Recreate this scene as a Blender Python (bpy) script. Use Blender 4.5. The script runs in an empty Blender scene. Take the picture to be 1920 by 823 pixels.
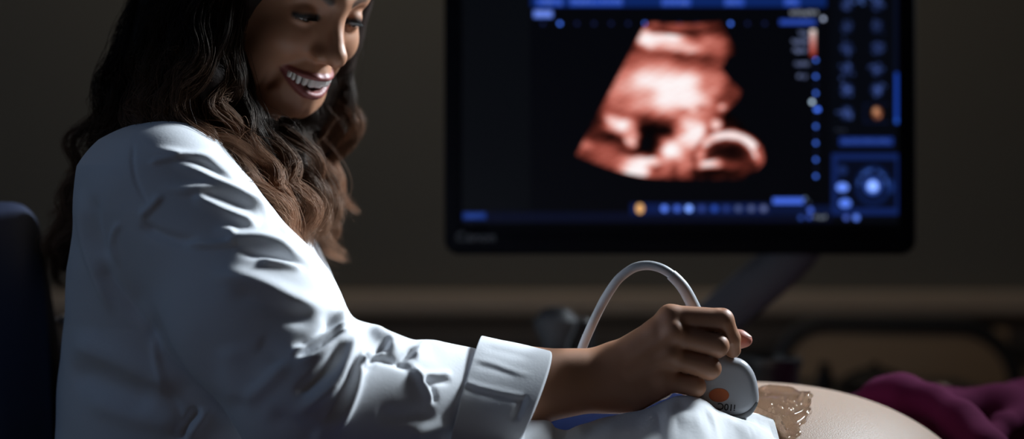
import bpy, math, random
import numpy as np
from mathutils import Vector, Matrix
random.seed(7); rng = np.random.default_rng(11)
scene = bpy.context.scene
COL = scene.collection

# ------------------------------------------------------------------ camera, world, lights, exposure
CAMZ, FPX = 1.25, 3200.0
cam_d = bpy.data.cameras.new('camera'); cam = bpy.data.objects.new('camera', cam_d); COL.objects.link(cam)
cam.location = (0, 0, CAMZ); cam.rotation_euler = (math.radians(90), 0, 0)
cam_d.lens = 60; cam_d.sensor_width = 36; cam_d.clip_start = 0.05; cam_d.clip_end = 50
cam_d.dof.use_dof = True; cam_d.dof.focus_distance = 1.585; cam_d.dof.aperture_fstop = 1.75
scene.camera = cam
scene.view_settings.view_transform = 'Standard'; scene.view_settings.look = 'None'
scene.view_settings.exposure = 0.0; scene.view_settings.gamma = 1.0
scene.view_settings.use_curve_mapping = False
scene.cycles.use_denoising = True
scene.cycles.max_bounces = 8

w = bpy.data.worlds.new('dim_room'); scene.world = w; w.use_nodes = True
w.node_tree.nodes['Background'].inputs[0].default_value = (0.55, 0.75, 1.0, 1)
w.node_tree.nodes['Background'].inputs[1].default_value = 0.0

def area(name, loc, target, size, power, color, size_y=None, spread=None):
    l = bpy.data.lights.new(name, 'AREA'); l.energy = power; l.color = color; l.size = size
    if size_y: l.shape = 'RECTANGLE'; l.size_y = size_y
    if spread: l.spread = math.radians(spread)
    o = bpy.data.objects.new(name, l); COL.objects.link(o); o.location = loc
    o.rotation_euler = (Vector(target) - Vector(loc)).to_track_quat('-Z', 'Y').to_euler()
    return o
area('key_light', (1.38, 2.46, 2.40), (-0.30, 1.62, 1.20), 0.42, 9.4, (0.82, 0.92, 1.0), 0.42, spread=50)  # unseen key lamp, high at the rear right; not a window
area('blue_fill', (-1.75, 0.80, 2.25), (-0.25, 1.6, 1.15), 0.5, 2.1, (0.36, 0.58, 1.0))  # added cool fill for the shaded side of the coat, no source there
area('warm_fill', (0.5, -0.4, 0.9), (-0.1, 1.6, 1.1), 0.6, 0.42, (1.0, 0.74, 0.52))  # added dim warm fill from the camera side, no lamp there
area('wall_fill', (0.0, 2.35, 2.45), (0.0, 3.2, 1.2), 1.6, 2.3, (1.0, 0.84, 0.64), 0.25)  # added fill aimed at the back wall and rail, no fitting modelled

# ------------------------------------------------------------------ helpers
def P(px, py, D):
    return np.array([(px - 960) / FPX * D, D, CAMZ - (py - 411.5) / FPX * D])
def V(*a): return np.array(a, dtype=float)

def mat(name, color, rough=0.6, **kw):
    m = bpy.data.materials.new(name); m.use_nodes = True
    b = m.node_tree.nodes['Principled BSDF']
    b.inputs['Base Color'].default_value = (*color, 1); b.inputs['Roughness'].default_value = rough
    for k, v in kw.items(): b.inputs[k].default_value = v
    return m
def noise_bump(m, scale, dist, strength=0.5, detail=3, kind='noise'):
    nt = m.node_tree; b = nt.nodes['Principled BSDF']
    tc = nt.nodes.new('ShaderNodeTexCoord')
    n = nt.nodes.new('ShaderNodeTexNoise' if kind == 'noise' else 'ShaderNodeTexVoronoi')
    n.inputs['Scale'].default_value = scale
    if kind == 'noise': n.inputs['Detail'].default_value = detail
    nt.links.new(tc.outputs['Object'], n.inputs['Vector'])
    bp = nt.nodes.new('ShaderNodeBump'); bp.inputs['Strength'].default_value = strength; bp.inputs['Distance'].default_value = dist
    nt.links.new(n.outputs[0], bp.inputs['Height']); nt.links.new(bp.outputs[0], b.inputs['Normal'])
    return n
def noise_color(m, c1, c2, scale, detail=4, lo=0.35, hi=0.65):
    nt = m.node_tree; b = nt.nodes['Principled BSDF']
    tc = nt.nodes.new('ShaderNodeTexCoord'); n = nt.nodes.new('ShaderNodeTexNoise')
    n.inputs['Scale'].default_value = scale; n.inputs['Detail'].default_value = detail
    nt.links.new(tc.outputs['Object'], n.inputs['Vector'])
    r = nt.nodes.new('ShaderNodeValToRGB'); r.color_ramp.elements[0].position = lo; r.color_ramp.elements[1].position = hi
    r.color_ramp.elements[0].color = (*c1, 1); r.color_ramp.elements[1].color = (*c2, 1)
    nt.links.new(n.outputs[0], r.inputs[0]); nt.links.new(r.outputs[0], b.inputs['Base Color'])
def attr_color(m, attr='col', target='Base Color'):
    nt = m.node_tree; b = nt.nodes['Principled BSDF']
    a = nt.nodes.new('ShaderNodeAttribute'); a.attribute_name = attr
    nt.links.new(a.outputs['Color'], b.inputs[target]); return a

def link(o, parent=None):
    COL.objects.link(o)
    if parent is not None:
        o.parent = parent
        o.matrix_parent_inverse = Matrix.Translation(-Vector(parent.location)) if parent.parent is None else Matrix.Identity(4)
    return o
def tag(o, label=None, cat=None, group=None, kind=None):
    for k, v in (('label', label), ('category', cat), ('group', group), ('kind', kind)):
        if v: o[k] = v
    return o
def thing(name, loc, label, cat, group=None):
    o = bpy.data.objects.new(name, None); COL.objects.link(o); o.location = tuple(loc)
    o.empty_display_size = 0.05
    return tag(o, label, cat, group)
def mesh_obj(name, verts, faces, m, parent=None, smooth=True, loc=None):
    """verts in world space; the origin of a top-level mesh stays at the world origin"""
    me = bpy.data.meshes.new(name)
    verts = np.asarray(verts, dtype=np.float32)
    if loc is not None: verts = verts - np.asarray(loc, dtype=np.float32)
    if isinstance(faces, np.ndarray):
        n = len(faces); k = faces.shape[1]
        me.vertices.add(len(verts)); me.vertices.foreach_set('co', verts.ravel())
        me.loops.add(n * k); me.loops.foreach_set('vertex_index', faces.astype(np.int32).ravel())
        me.polygons.add(n)
        me.polygons.foreach_set('loop_start', np.arange(0, n * k, k, dtype=np.int32))
        me.polygons.foreach_set('loop_total', np.full(n, k, dtype=np.int32))
        me.update(calc_edges=True); me.validate()
    else:
        me.from_pydata([tuple(v) for v in verts.tolist()], [], faces); me.update()
    if smooth: me.polygons.foreach_set('use_smooth', np.ones(len(me.polygons), dtype=bool))
    for mm in (m if isinstance(m, (list, tuple)) else [m]): me.materials.append(mm)
    o = bpy.data.objects.new(name, me)
    if loc is not None: o.location = tuple(map(float, loc))
    return link(o, parent)
def vcol(o, cols, name='col'):
    a = o.data.color_attributes.new(name, 'FLOAT_COLOR', 'POINT')
    c = np.ones((len(cols), 4), dtype=np.float32); c[:, :3] = cols
    a.data.foreach_set('color', c.ravel())

# --- small mesh builders (append to a MB)
class MB:
    def __init__(s): s.v = []; s.f = []
    def add(s, v, f):
        n = len(s.v); s.v += [tuple(map(float, x)) for x in v]; s.f += [tuple(i + n for i in q) for q in f]; return s
    def box(s, c, d, rz=0.0, bev=0.0, seg=3, rx=0.0, ry=0.0):
        """box with rounded edges"""
        import bmesh
        bm = bmesh.new(); bmesh.ops.create_cube(bm, size=1.0)
        bmesh.ops.scale(bm, vec=Vector(d), verts=bm.verts)
        if bev > 0: bmesh.ops.bevel(bm, geom=list(bm.edges), offset=bev, segments=seg, profile=0.5, affect='EDGES')
        M = Matrix.Translation(Vector(c)) @ Matrix.Rotation(rz, 4, 'Z') @ Matrix.Rotation(ry, 4, 'Y') @ Matrix.Rotation(rx, 4, 'X')
        bm.transform(M); bm.verts.index_update()
        v = [x.co[:] for x in bm.verts]; f = [[y.index for y in x.verts] for x in bm.faces]; bm.free()
        return s.add(v, f)
    def tube(s, pts, r, seg=12, cap=True, closed=False):
        pts = [Vector(p) for p in pts]; n = len(pts)
        rs = r if hasattr(r, '__len__') else [r] * n
        v = []; f = []; t0 = (pts[1] - pts[0]).normalized()
        up = Vector((0, 0, 1)) if abs(t0.z) < 0.9 else Vector((1, 0, 0))
        u = t0.cross(up).normalized()
        for i, p in enumerate(pts):
            if closed: t = (pts[(i + 1) % n] - pts[i - 1]).normalized()
            else: t = (pts[min(i + 1, n - 1)] - pts[max(i - 1, 0)]).normalized()
            u = (u - t * u.dot(t)).normalized(); b = t.cross(u)
            for k in range(seg):
                a = 2 * math.pi * k / seg
                v.append(p + (u * math.cos(a) + b * math.sin(a)) * rs[i])
        m = n if closed else n - 1
        for i in range(m):
            for k in range(seg):
                a = i * seg + k; b2 = i * seg + (k + 1) % seg
                c = ((i + 1) % n) * seg + (k + 1) % seg; d = ((i + 1) % n) * seg + k
                f.append((a, b2, c, d))
        if cap and not closed:
            f.append(tuple(range(seg))[::-1]); f.append(tuple(range((n - 1) * seg, n * seg)))
        return s.add(v, f)
    def lathe(s, c, prof, seg=32):
        """prof: (r, z) pairs from the bottom up"""
        v = []; f = []
        for (r, z) in prof:
            for k in range(seg):
                a = 2 * math.pi * k / seg; v.append((c[0] + r * math.cos(a), c[1] + r * math.sin(a), c[2] + z))
        for i in range(len(prof) - 1):
            for k in range(seg):
                f.append((i * seg + k, i * seg + (k + 1) % seg, (i + 1) * seg + (k + 1) % seg, (i + 1) * seg + k))
        f.append(tuple(range(seg))[::-1]); f.append(tuple(range((len(prof) - 1) * seg, len(prof) * seg)))
        return s.add(v, f)
    def build(s, name, m, parent=None, smooth=True, angle=40):
        o = mesh_obj(name, s.v, s.f, m, parent, smooth=False)
        if smooth:
            o.data.polygons.foreach_set('use_smooth', np.ones(len(o.data.polygons), dtype=bool))
            o.data.set_sharp_from_angle(angle=math.radians(angle))
        return o

def crom(pts, n=8):
    """Catmull-Rom through points (any dimension)"""
    p = np.array(pts, dtype=float)
    p = np.vstack([2 * p[0] - p[1], p, 2 * p[-1] - p[-2]])
    out = []
    for i in range(1, len(p) - 2):
        t = np.linspace(0, 1, n, endpoint=False)[:, None]
        a, b, c, d = p[i - 1], p[i], p[i + 1], p[i + 2]
        out.append(0.5 * (2 * b + (c - a) * t + (2 * a - 5 * b + 4 * c - d) * t ** 2 + (3 * b - a - 3 * c + d) * t ** 3))
    out.append(p[-2][None]); return np.vstack(out)

# --- signed distance toolkit --------------------------------------------------------------------
def smin(a, b, k):
    h = np.maximum(k - np.abs(a - b), 0) / k
    return np.minimum(a, b) - h * h * k * 0.25
def smax(a, b, k): return -smin(-a, -b, k)
def rcone(p, a, b, r1, r2):
    a = np.asarray(a, np.float32); ba = np.asarray(b, np.float32) - a; pa = p - a
    h = np.clip((pa @ ba) / float(ba @ ba), 0, 1)
    return np.linalg.norm(pa - h[:, None] * ba, axis=1) - (r1 + (r2 - r1) * h)
def ell(p, c, r, R=None):
    q = p - np.asarray(c, np.float32)
    if R is not None: q = q @ np.asarray(R, np.float32)
    r = np.asarray(r, np.float32); k0 = np.linalg.norm(q / r, axis=1); k1 = np.linalg.norm(q / (r * r), axis=1)
    return k0 * (k0 - 1) / np.maximum(k1, 1e-6)
def sph(p, c, r): return np.linalg.norm(p - np.asarray(c, np.float32), axis=1) - r
def chain(p, pts, rs, k=0.0):
    d = None
    for i in range(len(pts) - 1):
        e = rcone(p, pts[i], pts[i + 1], rs[i], rs[i + 1])
        d = e if d is None else (smin(d, e, k) if k else np.minimum(d, e))
    return d
def near(p, lo, hi, pad, fn):
    """evaluate fn only where a batch touches the box; else a large value"""
    m = np.all((p > np.asarray(lo, np.float32) - pad) & (p < np.asarray(hi, np.float32) + pad), axis=1)
    d = np.full(len(p), 9.0, np.float32)
    if m.any(): d[m] = fn(p[m])
    return d

def polygonise(f, lo, hi, h, B=8, project=2):
    """sparse surface nets of f = 0"""
    lo = np.array(lo, float); n = np.ceil((np.array(hi) - lo) / (h * B)).astype(int)
    gi = np.stack(np.meshgrid(*[np.arange(k) for k in n], indexing='ij'), -1).reshape(-1, 3)
    cen = (lo + (gi + 0.5) * h * B).astype(np.float32)
    val = np.concatenate([f(c) for c in np.array_split(cen, max(1, len(cen) // 200000))])
    act = gi[np.abs(val) < h * B * 0.87 * 1.35 + h]
    s = np.arange(B + 1); off = np.stack(np.meshgrid(s, s, s, indexing='ij'), -1).reshape(-1, 3)
    N = (n * B + 2).astype(np.int64)
    key = lambda c: (c[..., 0].astype(np.int64) * N[1] + c[..., 1]) * N[2] + c[..., 2]
    ckeys = []; cpos = []; quads = []
    for blk in np.array_split(act, max(1, len(act) // 400)):
        if not len(blk): continue
        base = blk * B
        idx = base[:, None, :] + off[None]
        pts = (lo + idx.reshape(-1, 3) * h).astype(np.float32)
        v = f(pts).reshape(len(blk), B + 1, B + 1, B + 1)
        ins = v < 0
        # cells
        S = [(a, b, c) for a in (0, 1) for b in (0, 1) for c in (0, 1)]
        cor = np.stack([v[:, a:B + a, b:B + b, c:B + c] for a, b, c in S], -1)
        ci = cor < 0; mix = ci.any(-1) & ~ci.all(-1)
        if not mix.any(): continue
        bi, x, y, z = np.nonzero(mix); cv = cor[mix]
        acc = np.zeros((len(bi), 3)); cnt = np.zeros(len(bi))
        for i in range(8):
            for j in range(i + 1, 8):
                da = np.array(S[j]) - np.array(S[i])
                if np.abs(da).sum() != 1: continue
                cr = (cv[:, i] < 0) != (cv[:, j] < 0)
                t = np.where(cr, cv[:, i] / np.where(cr, cv[:, i] - cv[:, j], 1), 0)
                acc += cr[:, None] * (np.array(S[i]) + t[:, None] * da); cnt += cr
        cell = base[bi] + np.stack([x, y, z], 1)
        ckeys.append(key(cell)); cpos.append(lo + (cell + acc / cnt[:, None]) * h)
        for ax in range(3):
            sl0 = [slice(None), slice(0, B), slice(0, B), slice(0, B)]; sl1 = list(sl0); sl1[ax + 1] = slice(1, B + 1)
            a = ins[tuple(sl0)]; b = ins[tuple(sl1)]; cr = a != b
            bi, x, y, z = np.nonzero(cr)
            if not len(bi): continue
            c = base[bi] + np.stack([x, y, z], 1); flip = a[cr]
            e1 = np.zeros(3, int); e2 = np.zeros(3, int); e1[(ax + 1) % 3] = 1; e2[(ax + 2) % 3] = 1
            q = np.stack([key(c - e1 - e2), key(c - e2), key(c), key(c - e1)], 1)
            q[~flip] = q[~flip][:, ::-1]; quads.append(q)
    K = np.concatenate(ckeys); pos = np.concatenate(cpos); Q = np.concatenate(quads)
    o = np.argsort(K); K = K[o]; pos = pos[o]
    j = np.clip(np.searchsorted(K, Q), 0, len(K) - 1); ok = (K[j] == Q).all(1); Q = j[ok]
    for _ in range(project):
        p32 = pos.astype(np.float32); d = f(p32); g = grad(f, p32, h * 0.5)
        gl = np.maximum(np.linalg.norm(g, axis=1), 0.3)
        pos = pos - (g / gl[:, None]) * np.clip(d / gl, -h, h)[:, None] * 0.8
    return pos, Q
def grad(f, p, e):
    g = np.empty((len(p), 3), np.float32)
    for a in range(3):
        d = np.zeros(3, np.float32); d[a] = e
        g[:, a] = (f(p + d) - f(p - d)) / (2 * e)
    return g
def normals(f, p, e):
    g = grad(f, p.astype(np.float32), e); return g / np.maximum(np.linalg.norm(g, axis=1), 1e-6)[:, None]

def sinnoise(p, s, seed=0):
    r = np.random.default_rng(seed); o = np.zeros(len(p))
    for i in range(6):
        d = r.normal(size=3); d /= np.linalg.norm(d); o += np.sin(p @ d * s * (0.6 + 0.9 * r.random()) + r.random() * 6.28)
    return o / 6

# seen-side sculpting: folds and creases traced once, then stored as real relief of the surface
def to_px(p): return np.stack([p[:, 0] / p[:, 1] * FPX + 960, 411.5 - (p[:, 2] - CAMZ) / p[:, 1] * FPX], 1)
def ridge(uv, pts, A, w1, w2=None, taper=0.25):
    """height field of one fold: A high, w1 wide left of its running direction, w2 right of it"""
    w2 = w2 or w1; c = crom(pts, 6); m = len(c) - 1
    mk = np.all((uv > c.min(0) - 3 * max(w1, w2)) & (uv < c.max(0) + 3 * max(w1, w2)), axis=1)
    out = np.zeros(len(uv))
    if not mk.any(): return out
    q = uv[mk]; best = np.full(len(q), 1e9); sd = np.zeros(len(q)); tt = np.zeros(len(q))
    for i in range(m):
        a = c[i]; ab = c[i + 1] - a; L = ab @ ab + 1e-9; t = np.clip(((q - a) @ ab) / L, 0, 1)
        r = q - a - t[:, None] * ab; d = np.linalg.norm(r, axis=1); up = d < best
        side = ab[0] * r[:, 1] - ab[1] * r[:, 0]
        best = np.where(up, d, best); sd = np.where(up, side, sd); tt = np.where(up, (i + t) / m, tt)
    wd = np.where(sd < 0, w1, w2)
    prof = np.exp(-(best / wd) ** 2 * 1.0)
    env = np.clip(tt / taper, 0, 1) * np.clip((1 - tt) / taper, 0, 1); env = env * env * (3 - 2 * env)
    out[mk] = A * prof * env
    return out
# ================================================================== the setting
def box_obj(name, c, d, m, **k):
    return MB().box(c, d, bev=k.pop('bev', 0), **k).build(name, m)
WALLY = 3.2
m_wall = mat('wall_paint', (0.175, 0.170, 0.148), 0.85); noise_bump(m_wall, 90, 0.001, 0.3)
m_wain = mat('lower_wall_paint', (0.42, 0.30, 0.20), 0.75); noise_bump(m_wain, 60, 0.001, 0.3)
m_rail = mat('rail_wood', (0.62, 0.50, 0.38), 0.5); noise_bump(m_rail, 40, 0.0006, 0.3)
m_floor = mat('floor_vinyl', (0.25, 0.24, 0.22), 0.4); noise_color(m_floor, (0.2, 0.19, 0.18), (0.3, 0.29, 0.27), 14)
m_ceil = mat('ceiling_paint', (0.55, 0.55, 0.53), 0.9); noise_bump(m_ceil, 120, 0.001, 0.3)
for nm, c, d, m in (('floor', (0.2, 1.1, -0.05), (5.2, 4.5, 0.1), m_floor), ('ceiling', (0.2, 1.1, 2.65), (5.2, 4.5, 0.1), m_ceil),
                    ('wall_back', (0.2, WALLY + 0.05, 1.3), (5.2, 0.1, 2.6), m_wall), ('wall_left', (-2.35, 1.1, 1.3), (0.1, 4.3, 2.6), m_wall),
                    ('wall_right', (2.75, 1.1, 1.3), (0.1, 4.3, 2.6), m_wall)):
    tag(box_obj(nm, c, d, m), kind='structure')
# lower wall panel and the bumper rail along it
tag(box_obj('trim_1', (0.2, WALLY - 0.011, 0.53), (5.0, 0.022, 1.06), m_wain, bev=0.004), kind='structure')
tag(box_obj('trim_2', (0.2, WALLY - 0.032, 1.094), (5.0, 0.064, 0.046), m_rail, bev=0.010), kind='structure')
m_dkrail = mat('dark_rail_plastic', (0.05, 0.045, 0.04), 0.5)
tag(box_obj('trim_3', (0.2, WALLY - 0.030, 1.005), (5.0, 0.016, 0.022), m_dkrail, bev=0.004), kind='structure')
tag(box_obj('baseboard_back', (0.2, WALLY - 0.030, 0.06), (5.0, 0.016, 0.12), m_dkrail, bev=0.004), kind='structure')

# ================================================================== bed end by the wall
m_tube = mat('dark_tube_enamel', (0.045, 0.045, 0.048), 0.45, Metallic=0.2)
m_tan = mat('tan_panel_laminate', (0.50, 0.35, 0.22), 0.6); noise_bump(m_tan, 30, 0.0004, 0.2)
D = 2.94
bed2 = thing('bed_end_board', (0.65, D, 0), 'tan panel held in a dark round-cornered tube frame, standing before the back wall', 'bed end')
a, b, top, r = P(1462, 600, D)[0], P(1902, 600, D)[0], P(0, 606, D)[2], 0.075
pts = [(a, D, 0.03), (a, D, top - r)]
for k in range(1, 8): pts.append((a + r - r * math.cos(k * math.pi / 16), D, top - r + r * math.sin(k * math.pi / 16)))
pts += [(a + r, D, top), (b - r * 1.4, D, top - 0.004)]
for k in range(1, 8): pts.append((b - r * 1.4 + 1.4 * r * math.sin(k * math.pi / 16), D, top - 0.004 - 1.4 * r + 1.4 * r * math.cos(k * math.pi / 16)))
pts += [(b, D, top - 1.4 * r - 0.01), (b, D, 0.03)]
MB().tube(pts, 0.0165, 14).build('tube_frame', m_tube, bed2)
MB().box(((a + b) / 2, D, (top + 0.3) / 2), (b - a - 0.02, 0.018, top - 0.3 - 0.02), bev=0.006).build('panel', m_tan, bed2)
for x in (a, b): MB().lathe((x, D, 0), [(0.022, 0), (0.024, 0.01), (0.024, 0.03), (0.02, 0.035)], 20).build('rubber_foot', m_dkrail, bed2)
for z in (0.32,): MB().tube([(a, D, z), (b, D, z)], 0.012, 12).build('cross_rail', m_tube, bed2)
# feet stubs reaching backwards so that it stands
for x in (a, b): MB().tube([(x, D - 0.10, 0.02), (x, D + 0.13, 0.02)], 0.014, 12).build('foot_bar', m_tube, bed2)

# ================================================================== small cabinet with two dark bottles
m_cab = mat('cabinet_grey_laminate', (0.07, 0.065, 0.06), 0.55)
m_blk = mat('black_plastic', (0.012, 0.012, 0.014), 0.35)
cabt = 0.985; D = 2.62
cab = thing('bedside_cabinet', (0.56, D + 0.08, 0), 'dark low cabinet standing behind the patient, topped with two small dark things', 'cabinet')
MB().box((0.56, D + 0.08, cabt / 2 + 0.02), (0.34, 0.26, cabt - 0.04 - 0.03), bev=0.006).build('body', m_cab, cab)
MB().box((0.56, D + 0.08, cabt - 0.0125), (0.37, 0.29, 0.025), bev=0.006).build('cabinet_top', m_cab, cab)
for zz in (0.30, 0.66):
    dr = MB().box((0.56, D - 0.058, zz), (0.31, 0.018, 0.31), bev=0.004).build('drawer', m_cab, cab)
    MB().tube([(0.51, D - 0.075, zz + 0.1), (0.61, D - 0.075, zz + 0.1)], 0.006, 10).build('handle', m_tube, dr)
for x in (0.41, 0.71):
    for y in (D - 0.03, D + 0.19): MB().lathe((x, y, 0), [(0.016, 0), (0.02, 0.01), (0.02, 0.05)], 16).build('foot', m_blk, cab)
bx = P(1546, 700, D)[0]
bt = thing('pump_bottle', (bx, D, cabt), 'slim black bottle standing upright on the cabinet behind the belly', 'bottle')
MB().lathe((bx, D, cabt), [(0.001, 0), (0.012, 0.0), (0.013, 0.003), (0.013, 0.026), (0.009, 0.032)], 24).build('body', m_blk, bt)
MB().lathe((bx, D, cabt + 0.032), [(0.0075, 0), (0.0085, 0.002), (0.0085, 0.012), (0.004, 0.014)], 20).build('cap', m_blk, bt)
bx = P(1645, 700, D)[0] - 0.004
m_cup = mat('dark_rubber', (0.02, 0.018, 0.017), 0.7)
pc = thing('dressing_bowl', (bx, D, cabt), 'low dark dome-shaped pot behind the maroon shirt', 'pot')
MB().lathe((bx, D, cabt), [(0.03, 0), (0.052, 0.004), (0.055, 0.012), (0.050, 0.02), (0.036, 0.03), (0.018, 0.0365), (0.001, 0.038)], 36).build('body', m_cup, pc)
MB().lathe((bx, D, cabt + 0.0365), [(0.004, 0), (0.007, 0.003), (0.006, 0.008), (0.001, 0.010)], 18).build('lid_knob', m_cup, pc)

# ================================================================== ultrasound machine
DM = 2.10
m_house = mat('monitor_black_plastic', (0.003, 0.0035, 0.006), 0.5)
m_house.node_tree.nodes['Principled BSDF'].inputs['Specular IOR Level'].default_value = 0.03
m_arm = mat('arm_grey_enamel', (0.065, 0.072, 0.095), 0.6)
m_cart = mat('cart_dark_grey', (0.028, 0.028, 0.033), 0.5)
us = thing('ultrasound_machine', (0.05, 2.35, 0), 'ultrasound machine whose wide black monitor shows a red and white scan', 'ultrasound machine')
x0, x1 = P(833, 0, DM)[0], P(1718, 0, DM)[0]; zb, zt = P(0, 477, DM)[2], P(0, -74, DM)[2]
hb = MB().box(((x0 + x1) / 2, DM + 0.026, (zb + zt) / 2), (x1 - x0, 0.05, zt - zb), bev=0.0)
import bmesh
bm = bmesh.new(); bmesh.ops.create_cube(bm, size=1)
bmesh.ops.scale(bm, vec=(x1 - x0, 0.050, zt - zb), verts=bm.verts)
bmesh.ops.bevel(bm, geom=[e for e in bm.edges if abs(e.verts[0].co.y - e.verts[1].co.y) > 0.01], offset=0.018, segments=8, profile=0.5, affect='EDGES')
bmesh.ops.bevel(bm, geom=[e for e in bm.edges if abs(e.verts[0].co.y - e.verts[1].co.y) < 0.001], offset=0.004, segments=3, profile=0.5, affect='EDGES')
fr = min(bm.faces, key=lambda f: f.calc_center_median().y)
r_ = bmesh.ops.inset_region(bm, faces=[fr], thickness=0.017); bmesh.ops.inset_region(bm, faces=[fr], thickness=0.0015, depth=-0.003)
bm.transform(Matrix.Translation(((x0 + x1) / 2, DM + 0.025, (zb + zt) / 2)))
me = bpy.data.meshes.new('monitor_housing'); bm.to_mesh(me); bm.free(); me.materials.append(m_house)
me.polygons.foreach_set('use_smooth', [True] * len(me.polygons)); me.set_sharp_from_angle(angle=0.5)
house = link(bpy.data.objects.new('monitor_housing', me), us)
# back shell
MB().box(((x0 + x1) / 2, DM + 0.062, (zb + zt) / 2), ((x1 - x0) * 0.72, 0.03, (zt - zb) * 0.66), bev=0.012).build('back_shell', m_house, us)

# the screen picture, drawn on a fine grid and glowing
SX0, SX1, SY0, SY1, ST = 864, 1692, -46, 420, 1.6
nx, ny = int((SX1 - SX0) / ST), int((SY1 - SY0) / ST)
gx, gy = np.meshgrid(SX0 + (np.arange(nx + 1)) * (SX1 - SX0) / nx, SY0 + np.arange(ny + 1) * (SY1 - SY0) / ny)
img = np.zeros(gx.shape + (3,)); img[:] = (0.0011, 0.0014, 0.0026)
def lin(c): c = np.array(c, float) / 255; return np.where(c <= 0.04045, c / 12.92, ((c + 0.055) / 1.055) ** 2.4)
def rect(a, b, c, d, col, alpha=1.0, soft=0.8):
    m = np.clip((gx - a) / soft, 0, 1) * np.clip((c - gx) / soft, 0, 1) * np.clip((gy - b) / soft, 0, 1) * np.clip((d - gy) / soft, 0, 1)
    m = (m * alpha)[..., None]; img[:] = img * (1 - m) + lin(col) * m
def disc(x, y, r, col, alpha=1.0, ry=None, soft=1.0, gain=1.0):
    d = np.sqrt(((gx - x) / r) ** 2 + ((gy - y) / (ry or r)) ** 2)
    m = np.clip((1 - d) * r / soft + 0.5, 0, 1)[..., None] * alpha; img[:] = img * (1 - m) + lin(col) * gain * m
def speck(x0, y0, x1, y1, col, dens=0.5, cell=3, gain=1.0):
    """unreadable small characters: little marks along a line"""
    for x in np.arange(x0, x1, cell):
        if rng.random() < dens + 0.25:
            ya = rng.uniform(y0, (y0 + y1) / 2); rect(x, ya, x + cell * 0.7, ya + (y1 - y0) * rng.uniform(0.35, 0.6), col, rng.uniform(0.5, 1) * gain)
rect(864, -46, 994, 420, (7, 9, 13)); rect(1556, -46, 1692, 420, (5, 7, 13))
rect(995, -46, 1550, 13, (12, 36, 96))
for a, b in ((1006, 1056), (1068, 1168), (1240, 1296), (1358, 1396), (1470, 1500)):
    rect(a, -4, b, 11, (46, 82, 190), 0.75); speck(a + 4, -3, b - 4, 8, (120, 150, 235))
rect(1000, 19, 1036, 33, (92, 124, 226)); speck(1006, 22, 1032, 30, (200, 215, 255), 0.6)
for i in range(17):
    x = 1018 + 32 * i
    c = (66, 110, 225) if i in (1, 6, 11) else (26, 34, 74)
    if x < 1560: disc(x, 44, 2.6, c, gain=3.0 if i in (1, 6, 11) else 1.6)
rect(1462, 36, 1530, 46, (40, 70, 170), 0.9); speck(1466, 37, 1524, 45, (70, 110, 220))
speck(1483, 17, 1532, 29, (200, 205, 215), 0.7, 3, 1.0); speck(1483, 18, 1532, 30, (160, 170, 190), 0.7)
disc(1544, 35, 3, (150, 160, 185), gain=2.5)
for yy, xa, xb in ((62, 1498, 1514), (78, 1486, 1516), (94, 1488, 1514), (120, 1490, 1518), (143, 1496, 1514)):
    rect(xa, yy - 5, xb, yy + 5, (60, 68, 100), 0.7, 3); speck(xa, yy - 5, xb, yy + 5, (150, 165, 210), 0.7, 3)
for yy in np.linspace(55, 102, 16): 
    t = (yy - 55) / 47; rect(1519, yy, 1530, yy + 3.6, (255 - 120 * t * t, 245 - 200 * t, 240 - 205 * t))
for i, yy in enumerate(np.arange(112, 336, 15.6)): disc(1530, yy, 2.6, (66, 110, 225) if i % 2 == 0 else (20, 26, 50), gain=2.4 if i % 2 == 0 else 1.2)
disc(1523, 191, 3.2, (150, 170, 190), gain=3.5); disc(1534, 205, 3.4, (60, 100, 215), gain=3)
for r_i, yy in enumerate((8, 50, 90, 130, 168, 212)):
    for xx in (1588, 1645):
        if (xx, yy) == (1645, 212): continue
        br = (0.7, 0.45, 0.7, 0.75, 1.3, 1.2)[r_i]
        disc(xx, yy, 10, (38, 54, 104), 0.50 * br, ry=11, soft=8)
        for _ in range(16):
            u, v = rng.normal(0, 5.5), rng.normal(0, 6.5); disc(xx + u, yy + v, rng.uniform(1.2, 3.0), (70, 92, 158), 0.42 * br)
for _ in range(10): disc(1600 + rng.normal(0, 22) + 30 * (rng.random() > .5), 2 + rng.normal(0, 8), 2.4, (90, 125, 210), 0.5)
disc(1645, 212, 9, (120, 72, 52), 0.9, ry=11, soft=4); disc(1643, 208, 5, (210, 150, 112), 0.8, ry=6, soft=3); disc(1649, 217, 3, (190, 120, 90), 0.8)
rect(1622, 194, 1668, 196, (22, 32, 70)); rect(1622, 228, 1668, 230, (22, 32, 70)); rect(1621, 194, 1623, 230, (22, 32, 70))
rect(1676, -40, 1690, 234, (9, 14, 30)); rect(1678, 136, 1687, 232, (26, 62, 160)); disc(1682, 226, 4, (40, 90, 200))
speck(1566, 240, 1590, 248, (70, 78, 100), 0.6); rect(1574, 257, 1676, 273, (24, 46, 116)); speck(1582, 260, 1668, 270, (74, 110, 205), 0.75)
rect(1560, 287, 1690, 403, (17, 34, 86)); rect(1570, 299, 1681, 391, (6, 10, 26))
disc(1580, 319, 9, (26, 44, 96), 0.8); disc(1580, 351, 11, (98, 136, 242), ry=8, gain=1.3); disc(1585, 381, 11, (84, 122, 232), ry=8, gain=1.2)
disc(1637, 348, 33, (13, 28, 70), 0.9, ry=38); disc(1637, 348, 25, (9, 16, 42), 0.9, ry=30)
disc(1637, 349, 16, (56, 92, 190), 0.8); disc(1637, 349, 10, (130, 165, 250), gain=1.5); disc(1670, 350, 8, (20, 40, 92), ry=13)
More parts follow.
